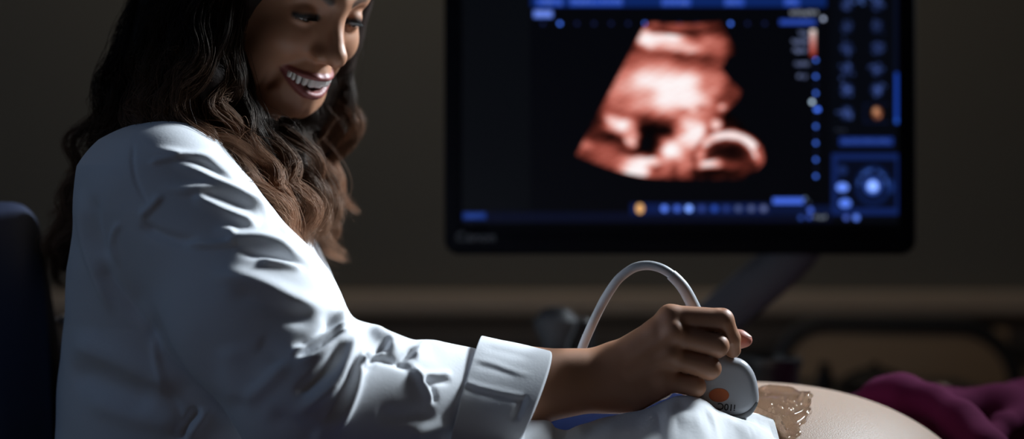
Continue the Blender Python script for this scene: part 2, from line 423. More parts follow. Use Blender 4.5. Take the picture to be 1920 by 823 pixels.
for _ in range(26):
    an = rng.uniform(3.2, 6.2); disc(1637 + 27 * math.cos(an), 349 + 30 * math.sin(an), 2.2, (60, 95, 180), 0.7)
rect(866, 397, 1560, 417, (7, 11, 30)); rect(868, 398, 912, 411, (20, 44, 110)); speck(872, 400, 908, 410, (66, 100, 190), 0.8)
rect(1182, 381, 1444, 402, (13, 26, 70)); disc(1200, 391, 7, (238, 178, 110), ry=9, gain=1.1)
for x, c, g in ((1246, (84, 122, 235), 1.6), (1270, (66, 100, 205), 1.4), (1292, (120, 160, 255), 2.0), (1316, (46, 66, 140), 1.2), (1340, (40, 74, 170), 1.3),
                (1362, (40, 60, 130), 1.1), (1385, (70, 84, 130), 1.2), (1409, (80, 92, 136), 1.2), (1432, (88, 98, 140), 1.3)):
    disc(x, 391, 6, c, gain=g * 0.8)
rect(1444, 385, 1560, 402, (10, 20, 52)); rect(1449, 371, 1507, 383, (70, 108, 228)); disc(1510, 372, 2.6, (110, 130, 160)); disc(1517, 379, 2.4, (60, 70, 90))
disc(1502, 408, 4, (50, 80, 170)); disc(1520, 394, 5, (66, 96, 200), gain=1.2); disc(1518, 407, 4, (60, 90, 190)); speck(1526, 402, 1550, 412, (190, 205, 220), 0.9, 3)
disc(1587, 408, 4.5, (66, 90, 180), gain=1.3); disc(1606, 408, 5.5, (84, 120, 225), gain=1.4)

# the fan-shaped scan (coordinates of its own: 1 unit = 1/2.286 screen unit)
zx, zy = (gx - 1040) * 2.286, gy * 2.286
def sn(s, seed): 
    q = np.stack([zx.ravel(), zy.ravel() * 1.6, zx.ravel() * 0], 1); return sinnoise(q, s, seed).reshape(zx.shape)
wob = sn(0.06, 3) * 9; wob2 = sn(0.11, 8) * 7
def G(x, y, rx, ry, p=2.0, ang=0.0, nz=1.0):
    X = zx + wob * nz - x; Y = zy + wob2 * nz - y; c, s = math.cos(ang), math.sin(ang)
    return np.exp(-((np.abs((X * c + Y * s) / rx) ** p) + (np.abs((-X * s + Y * c) / ry) ** p)))
inten = np.zeros(zx.shape)
def put(g, val):
    global inten
    inten = inten * (1 - g) + val * g
for a in ((440, 180, 120, 48, 2, 0.10, 0.62), (480, 165, 105, 24, 3, 0.10, 1.0), (400, 165, 46, 34, 3, 0.6, 1.0), (560, 205, 120, 24, 3, 0.13, 0.82), (680, 190, 70, 52, 3, 0.3, 0.60),
          (560, 112, 160, 30, 3, 0, 0.40), (430, 108, 22, 10, 3, 0, 0.55),
          (400, 255, 110, 34, 3, 0.1, 0.42), (660, 262, 130, 26, 3, 0.05, 0.30), (600, 262, 60, 10, 3, 0.1, 0.18),
          (470, 395, 260, 128, 4, 0.08, 0.58), (440, 390, 150, 96, 2.6, 0.0, 1.0), (560, 400, 110, 80, 3, 0, 0.95), (350, 420, 90, 60, 3, 0.3, 0.72), (300, 450, 60, 36, 3, 0, 0.6),
          (690, 370, 60, 64, 3, 0, 0.62), (760, 400, 46, 36, 3, 0, 0.34), (720, 440, 36, 34, 3, 0, 0.42), (550, 480, 30, 14, 2, 0, 0.5), (630, 462, 22, 10, 2, 0, 0.46),
          (300, 500, 110, 26, 3, 0.12, 0.45), (520, 525, 80, 24, 3, 0.05, 0.55),
          (430, 590, 78, 78, 3, 0, 0.02), (250, 590, 60, 40, 3, 0, 0.10), (180, 560, 40, 50, 3, 0.4, 0.22),
          (285, 538, 62, 34, 3, 0.3, 0.95), (240, 515, 26, 16, 3, 0.4, 0.85), (327, 608, 26, 28, 3, 0, 0.97), (330, 575, 24, 40, 3, 0, 0.72),
          (180, 650, 130, 56, 4, 0.22, 0.42), (130, 620, 40, 20, 3, 0.3, 0.60), (220, 650, 40, 22, 3, 0.3, 0.5), (270, 700, 60, 40, 3, 0.2, 0.5), (400, 715, 120, 48, 4, 0.08, 0.60),
          (350, 725, 60, 40, 3, 0.1, 0.97), (395, 690, 56, 14, 3, 0, 0.95), (440, 730, 26, 16, 3, 0, 0.42),
          (560, 700, 36, 72, 4, 0, 0.62), (500, 640, 50, 50, 3, 0, 1.0), (570, 590, 50, 54, 3, 0.2, 0.78), (600, 570, 56, 60, 3, 0, 0.96), (545, 560, 26, 20, 3, 0, 0.6), (590, 540, 40, 26, 3, 0, 0.9)):
    put(G(*a[:4], p=a[4], ang=a[5]) ** 0.8, a[6])
# the curved bright band of the skull and the dark inside of it
th = np.arctan2(zy - 690, zx - 745); rr = np.sqrt(((zx + wob * .4 - 745) / 1.15) ** 2 + (zy + wob2 * .4 - 690) ** 2)
put(np.clip((140 - rr) / 14, 0, 1) * (zy < 775) * (zx > 590), 0.24 + 0.10 * sn(0.09, 5))
arc = np.exp(-((rr - 112) / 17) ** 2) * np.clip((-th + 0.15) / 0.35, 0, 1) * np.clip((th + 2.9) / 0.5, 0, 1)
put(np.clip(arc * 1.25, 0, 1), 0.98); put(np.exp(-((rr - 122) / 13) ** 2) * (np.abs(th) < 0.45), 0.52)
for a in ((730, 640, 60, 30, 3, 0.2, 0.10), (665, 703, 56, 17, 3, -0.05, 0.95), (622, 664, 22, 20, 3, 0, 0.72), (760, 704, 30, 26, 3, 0, 0.46), (800, 730, 40, 20, 3, 0, 0.28), (780, 670, 50, 30, 3, 0, 0.14),
          (715, 459, 20, 15, 2, 0, 0.85), (690, 534, 24, 24, 3, 0, 0.9), (660, 500, 36, 10, 3, -0.4, 0.6), (700, 745, 110, 22, 3, 0, 0.10)):
    put(G(*a[:4], p=a[4], ang=a[5], nz=0.4) ** 0.9, a[6])
inten = inten + 0.11 * sn(0.12, 21) * (inten > 0.1) + 0.07 * sn(0.30, 33) * (inten > 0.1)
# the outline of the fan
def half(x0, y0, x1, y1, s=4.0): return np.clip(((x1 - x0) * (zy - y0) - (y1 - y0) * (zx - x0)) / math.hypot(x1 - x0, y1 - y0) / s + 0.5, 0, 1)
fan = half(78, 690, 395, 92) * np.clip((zy - (86 + 46 * np.exp(-((zx - 560) / 130) ** 2) * 0 + 14 * (1 - ((zx - 555) / 170) ** 2).clip(0))) / 4, 0, 1)
fan *= half(705, 80, 782, 225) ** (zy < 225) * np.clip((770 - 0.00090 * (zx - 520) ** 2 * (zx < 520) * 0.62 - zy) / 5, 0, 1)
rightlim = np.interp(zy, [225, 250, 290, 350, 390, 430, 470, 520, 560, 620, 700, 770], [778, 735, 720, 760, 806, 790, 745, 790, 850, 900, 905, 800]) + wob
fan *= np.where(zy >= 225, np.clip((rightlim - zx) / 6, 0, 1), 1)
fan *= 1 - 0.95 * G(660, 500, 26, 12, 3, -0.3) * 0 
gap = np.clip((zx - 600) / 60, 0, 1) * np.exp(-((zy - (540 - 0.42 * (zx - 640))) / 24) ** 2) * (zx > 640) * (zy > 440) * (zy < 560) * (zx > 725)
fan *= 1 - 0.9 * np.clip(gap * 1.4, 0, 1)
darkline = np.exp(-((zy - (118 + 26 * (1 - ((zx - 560) / 150) ** 2).clip(0) * 1.0)) / 5) ** 2) * (zx > 405) * (zx < 715)
inten = inten * (1 - 0.75 * darkline)
t = np.clip(np.clip(inten, 0, 1.1) ** 1.22 * fan, 0, 1)
ramp_t = [0, 0.1, 0.25, 0.42, 0.6, 0.78, 0.92, 1.0]
ramp = np.array([lin(c) for c in ((0, 0, 1), (26, 8, 6), (92, 38, 30), (160, 78, 66), (214, 128, 114), (244, 196, 188), (254, 240, 240), (255, 252, 252))])
fc = np.stack([np.interp(t, ramp_t, ramp[:, i]) for i in range(3)], -1)
fm = (fan * (zy < 790) > 0.02)[..., None]
img = np.where(fm & (t[..., None] > 0.01), fc, img)
pts = np.stack([(gx.ravel() - 960) / FPX * (DM + 0.0), np.full(gx.size, DM + 0.0015), CAMZ - (gy.ravel() - 411.5) / FPX * DM], 1)
ii = np.arange((nx + 1) * (ny + 1)).reshape(ny + 1, nx + 1)
fq = np.stack([ii[:-1, :-1], ii[1:, :-1], ii[1:, 1:], ii[:-1, 1:]], -1).reshape(-1, 4)
m_scr = mat('lit_screen', (0.001, 0.001, 0.002), 0.4)
m_scr.node_tree.nodes['Principled BSDF'].inputs['Specular IOR Level'].default_value = 0.1
aa = attr_color(m_scr, 'col', 'Emission Color'); m_scr.node_tree.nodes['Principled BSDF'].inputs['Emission Strength'].default_value = 1.0
scr = mesh_obj('screen', pts, fq, m_scr, house, smooth=False); vcol(scr, img.reshape(-1, 3))
scr['label'] = 'glowing screen with a red and white fetal scan and blue menus'
# brand lettering on the lower bezel
def text_mesh(name, body, size, depth, m, parent, M, bold=0.0):
    cu = bpy.data.curves.new(name, 'FONT'); cu.body = body; cu.size = size; cu.extrude = depth; cu.offset = bold
    cu.align_x = 'CENTER'; cu.align_y = 'CENTER'; cu.resolution_u = 6
    to = bpy.data.objects.new(name, cu); COL.objects.link(to)
    dg = bpy.context.evaluated_depsgraph_get(); me = bpy.data.meshes.new_from_object(to.evaluated_get(dg))
    bpy.data.objects.remove(to); me.transform(M); me.materials.clear(); me.materials.append(m); me.name = name
    return link(bpy.data.objects.new(name, me), parent)
m_brand = mat('printed_grey_lettering', (0.05, 0.055, 0.07), 0.6)
c = P(892, 445, DM)
text_mesh('lettering', 'Canon', 0.0165, 0.0003, m_brand, house, Matrix.Translation((c[0], DM - 0.0004, c[2])) @ Matrix.Rotation(math.pi / 2, 4, 'X') @ Matrix.Scale(1.12, 4, (1, 0, 0)), 0.0003)

# arm: a broad flat bar rising to the monitor
a0, a1 = P(1290, 650, 2.17), P(1490, 470, 2.17)
arm = MB(); pts = crom([V(0.10, 2.30, 0.98), V(0.17, 2.24, 1.03), a0, (a0 + a1) / 2, a1, a1 + V(0.03, 0.0, 0.06)], 6)
prof = [(math.cos(t) * 0.030, math.sin(t) * 0.018) for t in np.linspace(0, 2 * math.pi, 24, endpoint=False)]
vv, ff = [], []
for i, p in enumerate(pts):
    tg = Vector(pts[min(i + 1, len(pts) - 1)] - pts[max(i - 1, 0)]).normalized(); sd = Vector((0, 1, 0)); up = tg.cross(sd).normalized(); sd = up.cross(tg)
    for (u, v) in prof: vv.append(Vector(p) + up * u + sd * v)
for i in range(len(pts) - 1):
    for k in range(24): ff.append((i * 24 + k, i * 24 + (k + 1) % 24, (i + 1) * 24 + (k + 1) % 24, (i + 1) * 24 + k))
ff += [tuple(range(24))[::-1], tuple(range((len(pts) - 1) * 24, len(pts) * 24))]
arm.add(vv, ff).build('support_arm', m_arm, us)
MB().box((a1[0] + 0.02, 2.155, a1[2] + 0.075), (0.12, 0.05, 0.12), bev=0.012).build('tilt_bracket', m_cart, us)
# cart
MB().box((0.03, 2.36, 0.56), (0.20, 0.26, 0.86), bev=0.03).build('cart_body', m_cart, us)
MB().box((0.03, 2.36, 0.16), (0.46, 0.46, 0.07), bev=0.025).build('cart_base', m_cart, us)
con = MB().box((-0.02, 2.30, 0.965), (0.42, 0.30, 0.05), bev=0.018, rx=math.radians(6)).build('control_console', m_cart, us)
for i in range(5):
    for j in range(3): MB().lathe((-0.14 + 0.045 * i, 2.24 + 0.05 * j, 0.982 + 0.0055 * j), [(0.010, 0), (0.012, 0.004), (0.011, 0.008), (0.001, 0.009)], 16).build('key', m_blk, con)
for sx in (-1, 1):
    for sy in (-1, 1):
        x, y = 0.03 + 0.19 * sx, 2.36 + 0.19 * sy
        wv = MB(); wv.tube([(x - 0.014, y, 0.05), (x - 0.012, y, 0.05), (x + 0.012, y, 0.05), (x + 0.014, y, 0.05)], [0.044, 0.05, 0.05, 0.044], 28)
        cw = wv.build('caster_wheel', m_blk, us); MB().tube([(x, y, 0.05), (x, y, 0.13)], 0.012, 12).build('fork', m_tube, cw)
# dark round holder cup on the side of the console, behind the probe
hc = P(1452, 690, 2.12)
cup = MB().lathe((hc[0], 2.16, hc[2] - 0.055), [(0.030, 0), (0.036, 0.004), (0.038, 0.05), (0.041, 0.056), (0.041, 0.064), (0.034, 0.066), (0.032, 0.05), (0.028, 0.01), (0.001, 0.008)], 36).build('probe_holder', m_blk, us)
MB().box((hc[0] - 0.10, 2.20, hc[2] - 0.045), (0.17, 0.03, 0.02), bev=0.005).build('holder_bracket', m_cart, us)
hc2 = P(1048, 660, 2.12)
MB().lathe((hc2[0], 2.14, hc2[2] - 0.045), [(0.026, 0), (0.03, 0.004), (0.032, 0.04), (0.035, 0.046), (0.028, 0.047), (0.026, 0.03), (0.001, 0.028)], 32).build('probe_holder', m_blk, us)
MB().box((hc2[0] + 0.01, 2.17, hc2[2] - 0.072), (0.10, 0.09, 0.055), bev=0.005).build('holder_bracket', m_cart, us)
# dark grip block beside the resting probe
g_ = P(1082, 612, 2.16)
MB().box((g_[0] + 0.004, 2.19, g_[2] - 0.04), (0.036, 0.03, 0.10), bev=0.01).build('grip_handle', m_blk, us)
# resting probe: grey rounded head leaning in its cup
m_probe2 = mat('probe_grey_plastic', (0.07, 0.072, 0.08), 0.6)
hp = P(1042, 628, 2.12)
rp = thing('ultrasound_probe', (hp[0], 2.14, hp[2] - 0.06), 'spare grey probe resting upright in a cup of the machine, out of focus', 'ultrasound probe', None)
MB().lathe((hp[0], 2.14, hp[2] - 0.055), [(0.001, 0), (0.011, 0.0), (0.014, 0.02), (0.018, 0.045), (0.026, 0.062), (0.028, 0.072), (0.022, 0.080)], 30).build('probe_body', m_probe2, rp)
MB().lathe((hp[0], 2.14, hp[2] + 0.025), [(0.022, 0), (0.018, 0.005), (0.010, 0.008), (0.001, 0.009)], 30).build('probe_lens', m_cart, rp)
# ================================================================== the sonographer: one continuous body
ph, th_ = math.radians(43), math.radians(28)
Hf = V(math.cos(ph) * math.cos(th_), -math.sin(ph) * math.cos(th_), -math.sin(th_)); Hl = V(math.sin(ph), math.cos(ph), 0); Hu = np.cross(Hf, Hl)
HR = np.stack([Hf, Hl, Hu], 1)            # local -> world
HS = 0.97
HO = P(617, 34, 1.66) - HR @ V(0.078, 0, 0) * HS
def hw(x, y, z): return HO + HR @ V(x, y, z) * HS
# mouth curves in head space
UL = [(0.0690, -0.0320, -0.0575), (0.0840, -0.0225, -0.0585), (0.0935, -0.011, -0.0585), (0.0965, 0.0, -0.0580), (0.0935, 0.011, -0.0585), (0.0840, 0.0225, -0.0585), (0.0690, 0.0320, -0.0575)]
LL = [(0.0690, -0.0320, -0.0590), (0.0805, -0.0235, -0.0690), (0.0895, -0.012, -0.0770), (0.0925, 0.0, -0.0795), (0.0895, 0.012, -0.0770), (0.0805, 0.0235, -0.0690), (0.0690, 0.0320, -0.0590)]
ULc, LLc = crom(UL, 3), crom(LL, 3)
def mouth_cut(q):
    m = np.full(len(q), 9.0, np.float32)
    for i in range(1, len(ULc) - 1):
        a, b = ULc[i], LLc[i]
        m = smin(m, rcone(q, (a[0] + 0.004, a[1], a[2] - 0.003), (b[0] + 0.004, b[1], b[2] + 0.0025), 0.0030, 0.0030), 0.003)
        m = smin(m, rcone(q, (a[0] - 0.010, a[1] * 0.9, a[2] - 0.003), (b[0] - 0.010, b[1] * 0.9, b[2] + 0.0025), 0.0042, 0.0042), 0.003)
    return smin(m, ell(q, (0.058, 0, -0.066), (0.020, 0.022, 0.013)), 0.004)
def head_sdf(p):
    q = ((p - HO.astype(np.float32)) @ HR.astype(np.float32)) / HS
    s = np.abs(q[:, 1]); qs = q.copy(); qs[:, 1] = s           # mirror for paired features
    d = ell(q, (-0.012, 0, 0.030), (0.095, 0.073, 0.086))
    d = smin(d, ell(q, (0.022, 0, -0.020), (0.064, 0.058, 0.078)), 0.03)
    d = smin(d, rcone(qs, (0.0, 0.050, -0.060), (0.055, 0.020, -0.093), 0.017, 0.017), 0.03)
    d = smin(d, rcone(qs, (0.055, 0.020, -0.093), (0.072, 0.004, -0.098), 0.017, 0.0145), 0.018)
    d = smin(d, ell(q, (0.054, 0, -0.070), (0.034, 0.031, 0.030)), 0.02)            # muzzle
    d = smin(d, sph(qs, (0.063, 0.037, -0.030), 0.0185), 0.022)                      # smiling cheeks
    d = smin(d, sph(qs, (0.046, 0.040, -0.060), 0.0125), 0.022)
    d = smin(d, rcone(qs, (0.082, 0.0, 0.022), (0.068, 0.040, 0.024), 0.011, 0.009), 0.016)   # brow
    d = smax(d, -ell(qs, (0.094, 0.031, 0.003), (0.014, 0.017, 0.013)), 0.013)         # sockets
    lid = smax(sph(qs, (0.0715, 0.031, 0.001), 0.0138), -ell(qs, (0.0875, 0.032, -0.0030), (0.010, 0.013, 0.0012)), 0.003)
    d = smin(d, lid, 0.004)
    n = rcone(q, (0.083, 0, 0.006), (0.1065, 0, -0.028), 0.0072, 0.0085)
    n = smin(n, rcone(q, (0.076, 0, 0.004), (0.0915, 0, -0.027), 0.008, 0.0135), 0.008)
    n = smin(n, sph(q, (0.1070, 0, -0.031), 0.0090), 0.008)
    n = smin(n, sph(qs, (0.0955, 0.0125, -0.0350), 0.0072), 0.008)
    d = smin(d, n, 0.013)
    d = smax(d, -rcone(qs, (0.0990, 0.0065, -0.0465), (0.0985, 0.0068, -0.0425), 0.0024, 0.0012), 0.002)
    d = smax(d, -chain(qs, [(0.0945, 0.016, -0.041), (0.083, 0.030, -0.052), (0.073, 0.0375, -0.066), (0.064, 0.037, -0.082)], [0.002, 0.0042, 0.0034, 0.0012]), 0.009)
    d = smax(d, -chain(qs, [(0.075, 0.043, -0.058), (0.066, 0.0455, -0.070), (0.058, 0.043, -0.084)], [0.0004, 0.0010, 0.0004]), 0.006)
    # open smile: carve the mouth, then the lips round it
    d = smin(d, ell(q, (0.0735, 0, -0.056), (0.0215, 0.021, 0.012)), 0.008)
    d = smax(d, -mouth_cut(q), 0.003)
    n_ = len(ULc); tt = np.linspace(-1, 1, n_)
    d = smin(d, chain(q, ULc, 0.0029 * (1 - 0.5 * tt ** 2), 0.001), 0.0035)
    d = smin(d, chain(q, LLc, 0.0037 * (1 - 0.6 * tt ** 2), 0.001), 0.0035)
    d = smax(d, -sph(q, (0.1010, 0, -0.0525), 0.0035), 0.006)                          # philtrum
    d = smin(d, ell(qs, (-0.008, 0.071, -0.010), (0.015, 0.008, 0.030)), 0.006)          # ears
    return d * HS
Wd = lambda px, py, D: P(px, py, D)
def hand_sdf(p):
    k1 = [Wd(1165, 668, 1.588), Wd(1229, 624, 1.580), Wd(1257, 597, 1.578)]
    d = chain(p, k1, [0.0150, 0.0125, 0.0125], 0.004)
    d = smin(d, rcone(p, Wd(1165, 690, 1.585), Wd(1262, 631, 1.574), 0.0165, 0.0118), 0.012)
    d = smin(d, rcone(p, Wd(1162, 706, 1.585), Wd(1256, 672, 1.574), 0.0170, 0.0118), 0.012)
    d = smin(d, chain(p, [Wd(1140, 730, 1.590), Wd(1190, 737, 1.583), Wd(1240, 719, 1.579)], [0.0180, 0.0172, 0.0130]), 0.012)
    d = smin(d, chain(p, [Wd(1150, 690, 1.600), Wd(1215, 660, 1.615), Wd(1290, 640, 1.620)], [0.018, 0.0165, 0.0115]), 0.014)   # thenar
    d = smin(d, rcone(p, Wd(1170, 735, 1.598), Wd(1240, 725, 1.598), 0.016, 0.012), 0.012)
    # forearm
    d = smin(d, rcone(p, Wd(1137, 690, 1.592), Wd(985, 699, 1.575), 0.0185, 0.0225), 0.014)
    d = smin(d, rcone(p, Wd(1140, 729, 1.592), Wd(972, 751, 1.575), 0.0185, 0.0245), 0.016)
    # knuckles
    d = smin(d, sph(p, Wd(1264, 622, 1.5665), 0.0095), 0.008)
    d = smin(d, sph(p, Wd(1256, 665, 1.5670), 0.0090), 0.008)
    d = smin(d, sph(p, Wd(1243, 708, 1.5715), 0.0085), 0.008)
    # tendons
    d = smin(d, rcone(p, Wd(1180, 680, 1.571), Wd(1262, 630, 1.563), 0.003, 0.004), 0.006)
    d = smin(d, rcone(p, Wd(1178, 700, 1.568), Wd(1254, 668, 1.563), 0.003, 0.004), 0.006)
    F = []
    F.append(chain(p, [Wd(1257, 595, 1.578), Wd(1353, 601, 1.577), Wd(1370, 634, 1.583), Wd(1374, 656, 1.591)], [0.0116, 0.0112, 0.0088, 0.0076], 0.003))
    F.append(chain(p, [Wd(1262, 627, 1.573), Wd(1345, 648, 1.569), Wd(1342, 655, 1.594), Wd(1322, 658, 1.610)], [0.0108, 0.0104, 0.0090, 0.0078], 0.003))
    F.append(chain(p, [Wd(1256, 669, 1.573), Wd(1331, 690, 1.570), Wd(1329, 696, 1.592), Wd(1310, 697, 1.607)], [0.0105, 0.0101, 0.0088, 0.0076], 0.003))
    F.append(chain(p, [Wd(1243, 711, 1.577), Wd(1304, 725, 1.573), Wd(1303, 729, 1.591), Wd(1288, 729, 1.603)], [0.0100, 0.0093, 0.0080, 0.0070], 0.003))
    F.append(chain(p, [Wd(1230, 655, 1.617), Wd(1300, 632, 1.622), Wd(1350, 628, 1.623), Wd(1388, 636, 1.617), Wd(1399, 638, 1.615)], [0.0140, 0.0112, 0.0098, 0.0082, 0.0058], 0.004))
    f = F[0]
    for g in F[1:]: f = smin(f, g, 0.0012)
    # creases at the joints
    for c in (Wd(1353, 577, 1.574), Wd(1347, 640, 1.556), Wd(1333, 681, 1.557)):
        f = smax(f, -sph(p, c, 0.0012), 0.004)
    return smin(d, f, 0.0042)
SHR, ELB = P(312, 352, 1.575), P(592, 742, 1.50)
def body_sdf(p):
    d = near(p, HO - 0.15, HO + 0.15, 0.03, head_sdf)
    d = smin(d, near(p, P(940, 860, 1.6) - 0.05, P(1440, 540, 1.66) + 0.05, 0.02, hand_sdf), 0.02)
    nb = V(-0.315, 1.745, 1.30)
    d = smin(d, near(p, (-.42, 1.6, 1.2), (-.16, 1.85, 1.47), 0.04, lambda q: rcone(q, hw(-0.02, 0, -0.075), nb, 0.046, 0.055)), 0.035)
    arm_ = chain(p, [V(-0.325, 1.70, 1.285), SHR + V(0, 0.02, -0.02), ELB + V(0, .01, -.01), P(960, 728, 1.575)], [0.06, 0.048, 0.036, 0.026], 0.02)
    d = smin(d, arm_, 0.03)
    t = chain(p, [V(-.325, 1.60, 1.275), V(-.325, 1.88, 1.275)], [0.05, 0.05])
    t = smin(t, ell(p, (-0.325, 1.74, 1.16), (0.095, 0.15, 0.17)), 0.04)
    t = smin(t, ell(p, (-0.330, 1.74, 0.92), (0.095, 0.14, 0.20)), 0.06)
    t = smin(t, chain(p, [V(-.325, 1.89, 1.27), V(-.24, 1.99, 1.02), V(-.06, 1.95, .93)], [.045, .036, .028], 0.02), 0.03)
    return smin(d, t, 0.03)
pos, quads = polygonise(body_sdf, (-0.50, 1.44, 0.72), (0.27, 2.06, 1.64), 0.0019)
print('body', len(pos))
m_skin = mat('skin', (0.5, 0.3, 0.2), 0.50)
m_skin.node_tree.nodes['Principled BSDF'].inputs['Subsurface Weight'].default_value = 0.12
m_skin.node_tree.nodes['Principled BSDF'].inputs['Subsurface Radius'].default_value = (0.012, 0.004, 0.002)
m_skin.node_tree.nodes['Principled BSDF'].inputs['Subsurface Scale'].default_value = 0.35
attr_color(m_skin); noise_bump(m_skin, 1100, 0.00012, 0.35, 4)
q = ((pos - HO) @ HR) / HS
col = np.tile(V(0.42, 0.205, 0.118), (len(pos), 1)) * (1 + 0.06 * sinnoise(pos, 160, 2))[:, None]
q32 = q.astype(np.float32); n_ = len(ULc); tt = np.linspace(-1, 1, n_)
isf = (np.abs(q) < 0.13).all(1)
dl = np.full(len(pos), 9.0)
dl[isf] = np.minimum(chain(q32[isf], ULc, 0.0042 * (1 - 0.5 * tt ** 2)), chain(q32[isf], LLc, 0.0050 * (1 - 0.5 * tt ** 2)))
k = np.clip(1 - dl / 0.0012, 0, 1)[:, None]; col = col * (1 - k) + V(0.26, 0.072, 0.066) * k
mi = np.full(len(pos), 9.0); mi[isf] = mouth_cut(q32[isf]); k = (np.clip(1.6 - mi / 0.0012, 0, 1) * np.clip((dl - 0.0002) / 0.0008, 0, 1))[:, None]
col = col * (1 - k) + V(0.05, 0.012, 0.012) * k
inn = (isf & (q[:, 0] < 0.083) & (np.abs(q[:, 1]) < 0.027) & (q[:, 2] < -0.060) & (q[:, 2] > -0.080) & (q[:, 0] > 0.045) & (dl > 0.002))
tt_ = Wd(1399, 638, 1.615); k = np.clip(1.25 - np.linalg.norm(pos - tt_, axis=1) / 0.016, 0, 1)[:, None]; col = col * (1 - k) + V(0.62, 0.22, 0.17) * k  # thumb tip reddened: backlight through the flesh put into the skin colour
# eyebrows and lash lines
for sgn in (-1, 1):
    br_ = crom([(0.088, 0.014 * sgn, 0.0215), (0.085, 0.028 * sgn, 0.0265), (0.070, 0.046 * sgn, 0.022)], 5)
    dd = np.full(len(pos), 9.0); dd[isf] = chain(q32[isf], br_, np.linspace(0.0036, 0.0016, len(br_)))
    k = np.clip(1 - dd / 0.003, 0, 1)[:, None] * 0.9; col = col * (1 - k) + V(0.03, 0.018, 0.012) * k
    lc = crom([(0.081, 0.018 * sgn, 0.0), (0.0850, 0.031 * sgn, 0.0020), (0.077, 0.044 * sgn, -0.001)], 5)
    dd[isf] = chain(q32[isf], lc, [0.0012] * len(lc)); k = np.clip(1.2 - dd / 0.0035, 0, 1)[:, None]; col = col * (1 - k) + V(0.01, 0.008, 0.007) * k
BASE = (-0.33, 1.74, 0.0)
person = mesh_obj('person', pos, quads, m_skin, loc=BASE); vcol(person, np.clip(col, 0, 1))
tag(person, 'smiling person with long wavy brown hair, white coat and a probe in hand', 'person')
# eyes, teeth, tongue, nail
m_eye = mat('eye_white', (0.5, 0.48, 0.47), 0.35); m_lash = mat('lash_black', (0.006, 0.005, 0.005), 0.7); m_iris = mat('iris_brown', (0.05, 0.025, 0.012), 0.1)
def uvs(c, r, ax=None, seg=20, rings=12, R=None, half_only=None):
    v, f = [], []
    for i in range(rings + 1):
        a = math.pi * i / rings
        for j in range(seg):
            b = 2 * math.pi * j / seg; v.append(V(math.cos(a), math.sin(a) * math.cos(b), math.sin(a) * math.sin(b)) * r)
    for i in range(rings):
        for j in range(seg): f.append((i * seg + j, i * seg + (j + 1) % seg, (i + 1) * seg + (j + 1) % seg, (i + 1) * seg + j))
    R = np.eye(3) if R is None else R
    return [c + R @ x for x in v], f
for sgn in (-1, 1):
    v, f = uvs(hw(0.0715, 0.031 * sgn, 0.001), 0.0120 * HS, R=HR); e = MB().add(v, f).build('eye', m_eye, person)
    lc = crom([(0.0800, 0.017 * sgn, -0.001), (0.0853, 0.026 * sgn, 0.0005), (0.0855, 0.034 * sgn, 0.0003), (0.0795, 0.0435 * sgn, -0.0018)], 12)
    la_ = MB()
    for i_, c_ in enumerate(lc[::1]):
        out_ = V(0.0040, 0.0030 * sgn * (i_ / len(lc) - 0.2), -0.0024); c_ = np.array(c_)
        la_.tube([hw(*c_), hw(*(c_ + out_ * 0.5 + V(0, 0, -0.0005))), hw(*(c_ + out_ + V(0, 0, 0.001)))], [0.00028, 0.0002, 0.00008], 5)
    la_.build('eyelashes', m_lash, person)
    gz = HR @ V(math.cos(.25), 0.0, -math.sin(.25)); c = hw(0.0715, 0.031 * sgn, 0.001) + gz * 0.0068 * HS
    v, f = uvs(c, 0.0066 * HS, R=HR); MB().add(v, f).build('iris', m_iris, e)
m_teeth = mat('tooth_enamel', (0.80, 0.78, 0.74), 0.2); m_dark = mat('mouth_inside', (0.10, 0.02, 0.02), 0.6)
# upper teeth: ten crowns along an arch, as one part
tb = MB(); xs = [0.0044, 0.0128, 0.0196, 0.0246, 0.0280]; wd = [0.0086, 0.0076, 0.0074, 0.0068, 0.0062]; hg = [0.0125, 0.0115, 0.0112, 0.0092, 0.0078]
def arch(y): return 0.0920 - 14.0 * y * y - 4000 * y ** 4 * 1.2
for sgn in (-1, 1):
    for i in range(5):
        y = xs[i] * sgn * 0.93; x = arch(y) - 0.0025; slope = math.atan2(-(32 * y), 1)
        z1 = -0.0590; c = V(x, y, z1 - hg[i] / 2)
        R = np.array([[math.cos(slope), math.sin(slope), 0], [-math.sin(slope), math.cos(slope), 0], [0, 0, 1]]).T
        t_ = MB().box((0, 0, 0), (0.0048, wd[i] * 0.99, hg[i]), bev=0.0019, seg=3)
        tb.add([hw(*(c + np.array([[math.cos(slope), -math.sin(slope), 0], [math.sin(slope), math.cos(slope), 0], [0, 0, 1]]) @ np.array(vv))) for vv in t_.v], t_.f)
tb.build('teeth', m_teeth, person)
ga = MB(); rows = []
for y in np.linspace(-0.025, 0.025, 14): rows.append(hw(arch(y) - 0.024, y * 0.8, -0.0700))
ga.tube(rows, 0.0095 * HS, 10).build('tongue', m_dark, person)
m_nail = mat('nail', (0.80, 0.50, 0.42), 0.25)
nb_ = []
tc = Wd(1397, 629.5, 1.615)
v, f = uvs(V(0, 0, 0), 1.0, seg=18, rings=10)
MB().add([tc + V(x[0] * 0.0065, x[1] * 0.0052, x[2] * 0.0021 - 0.22 * x[0] * 0.006) for x in v], f).build('thumbnail', m_nail, person)
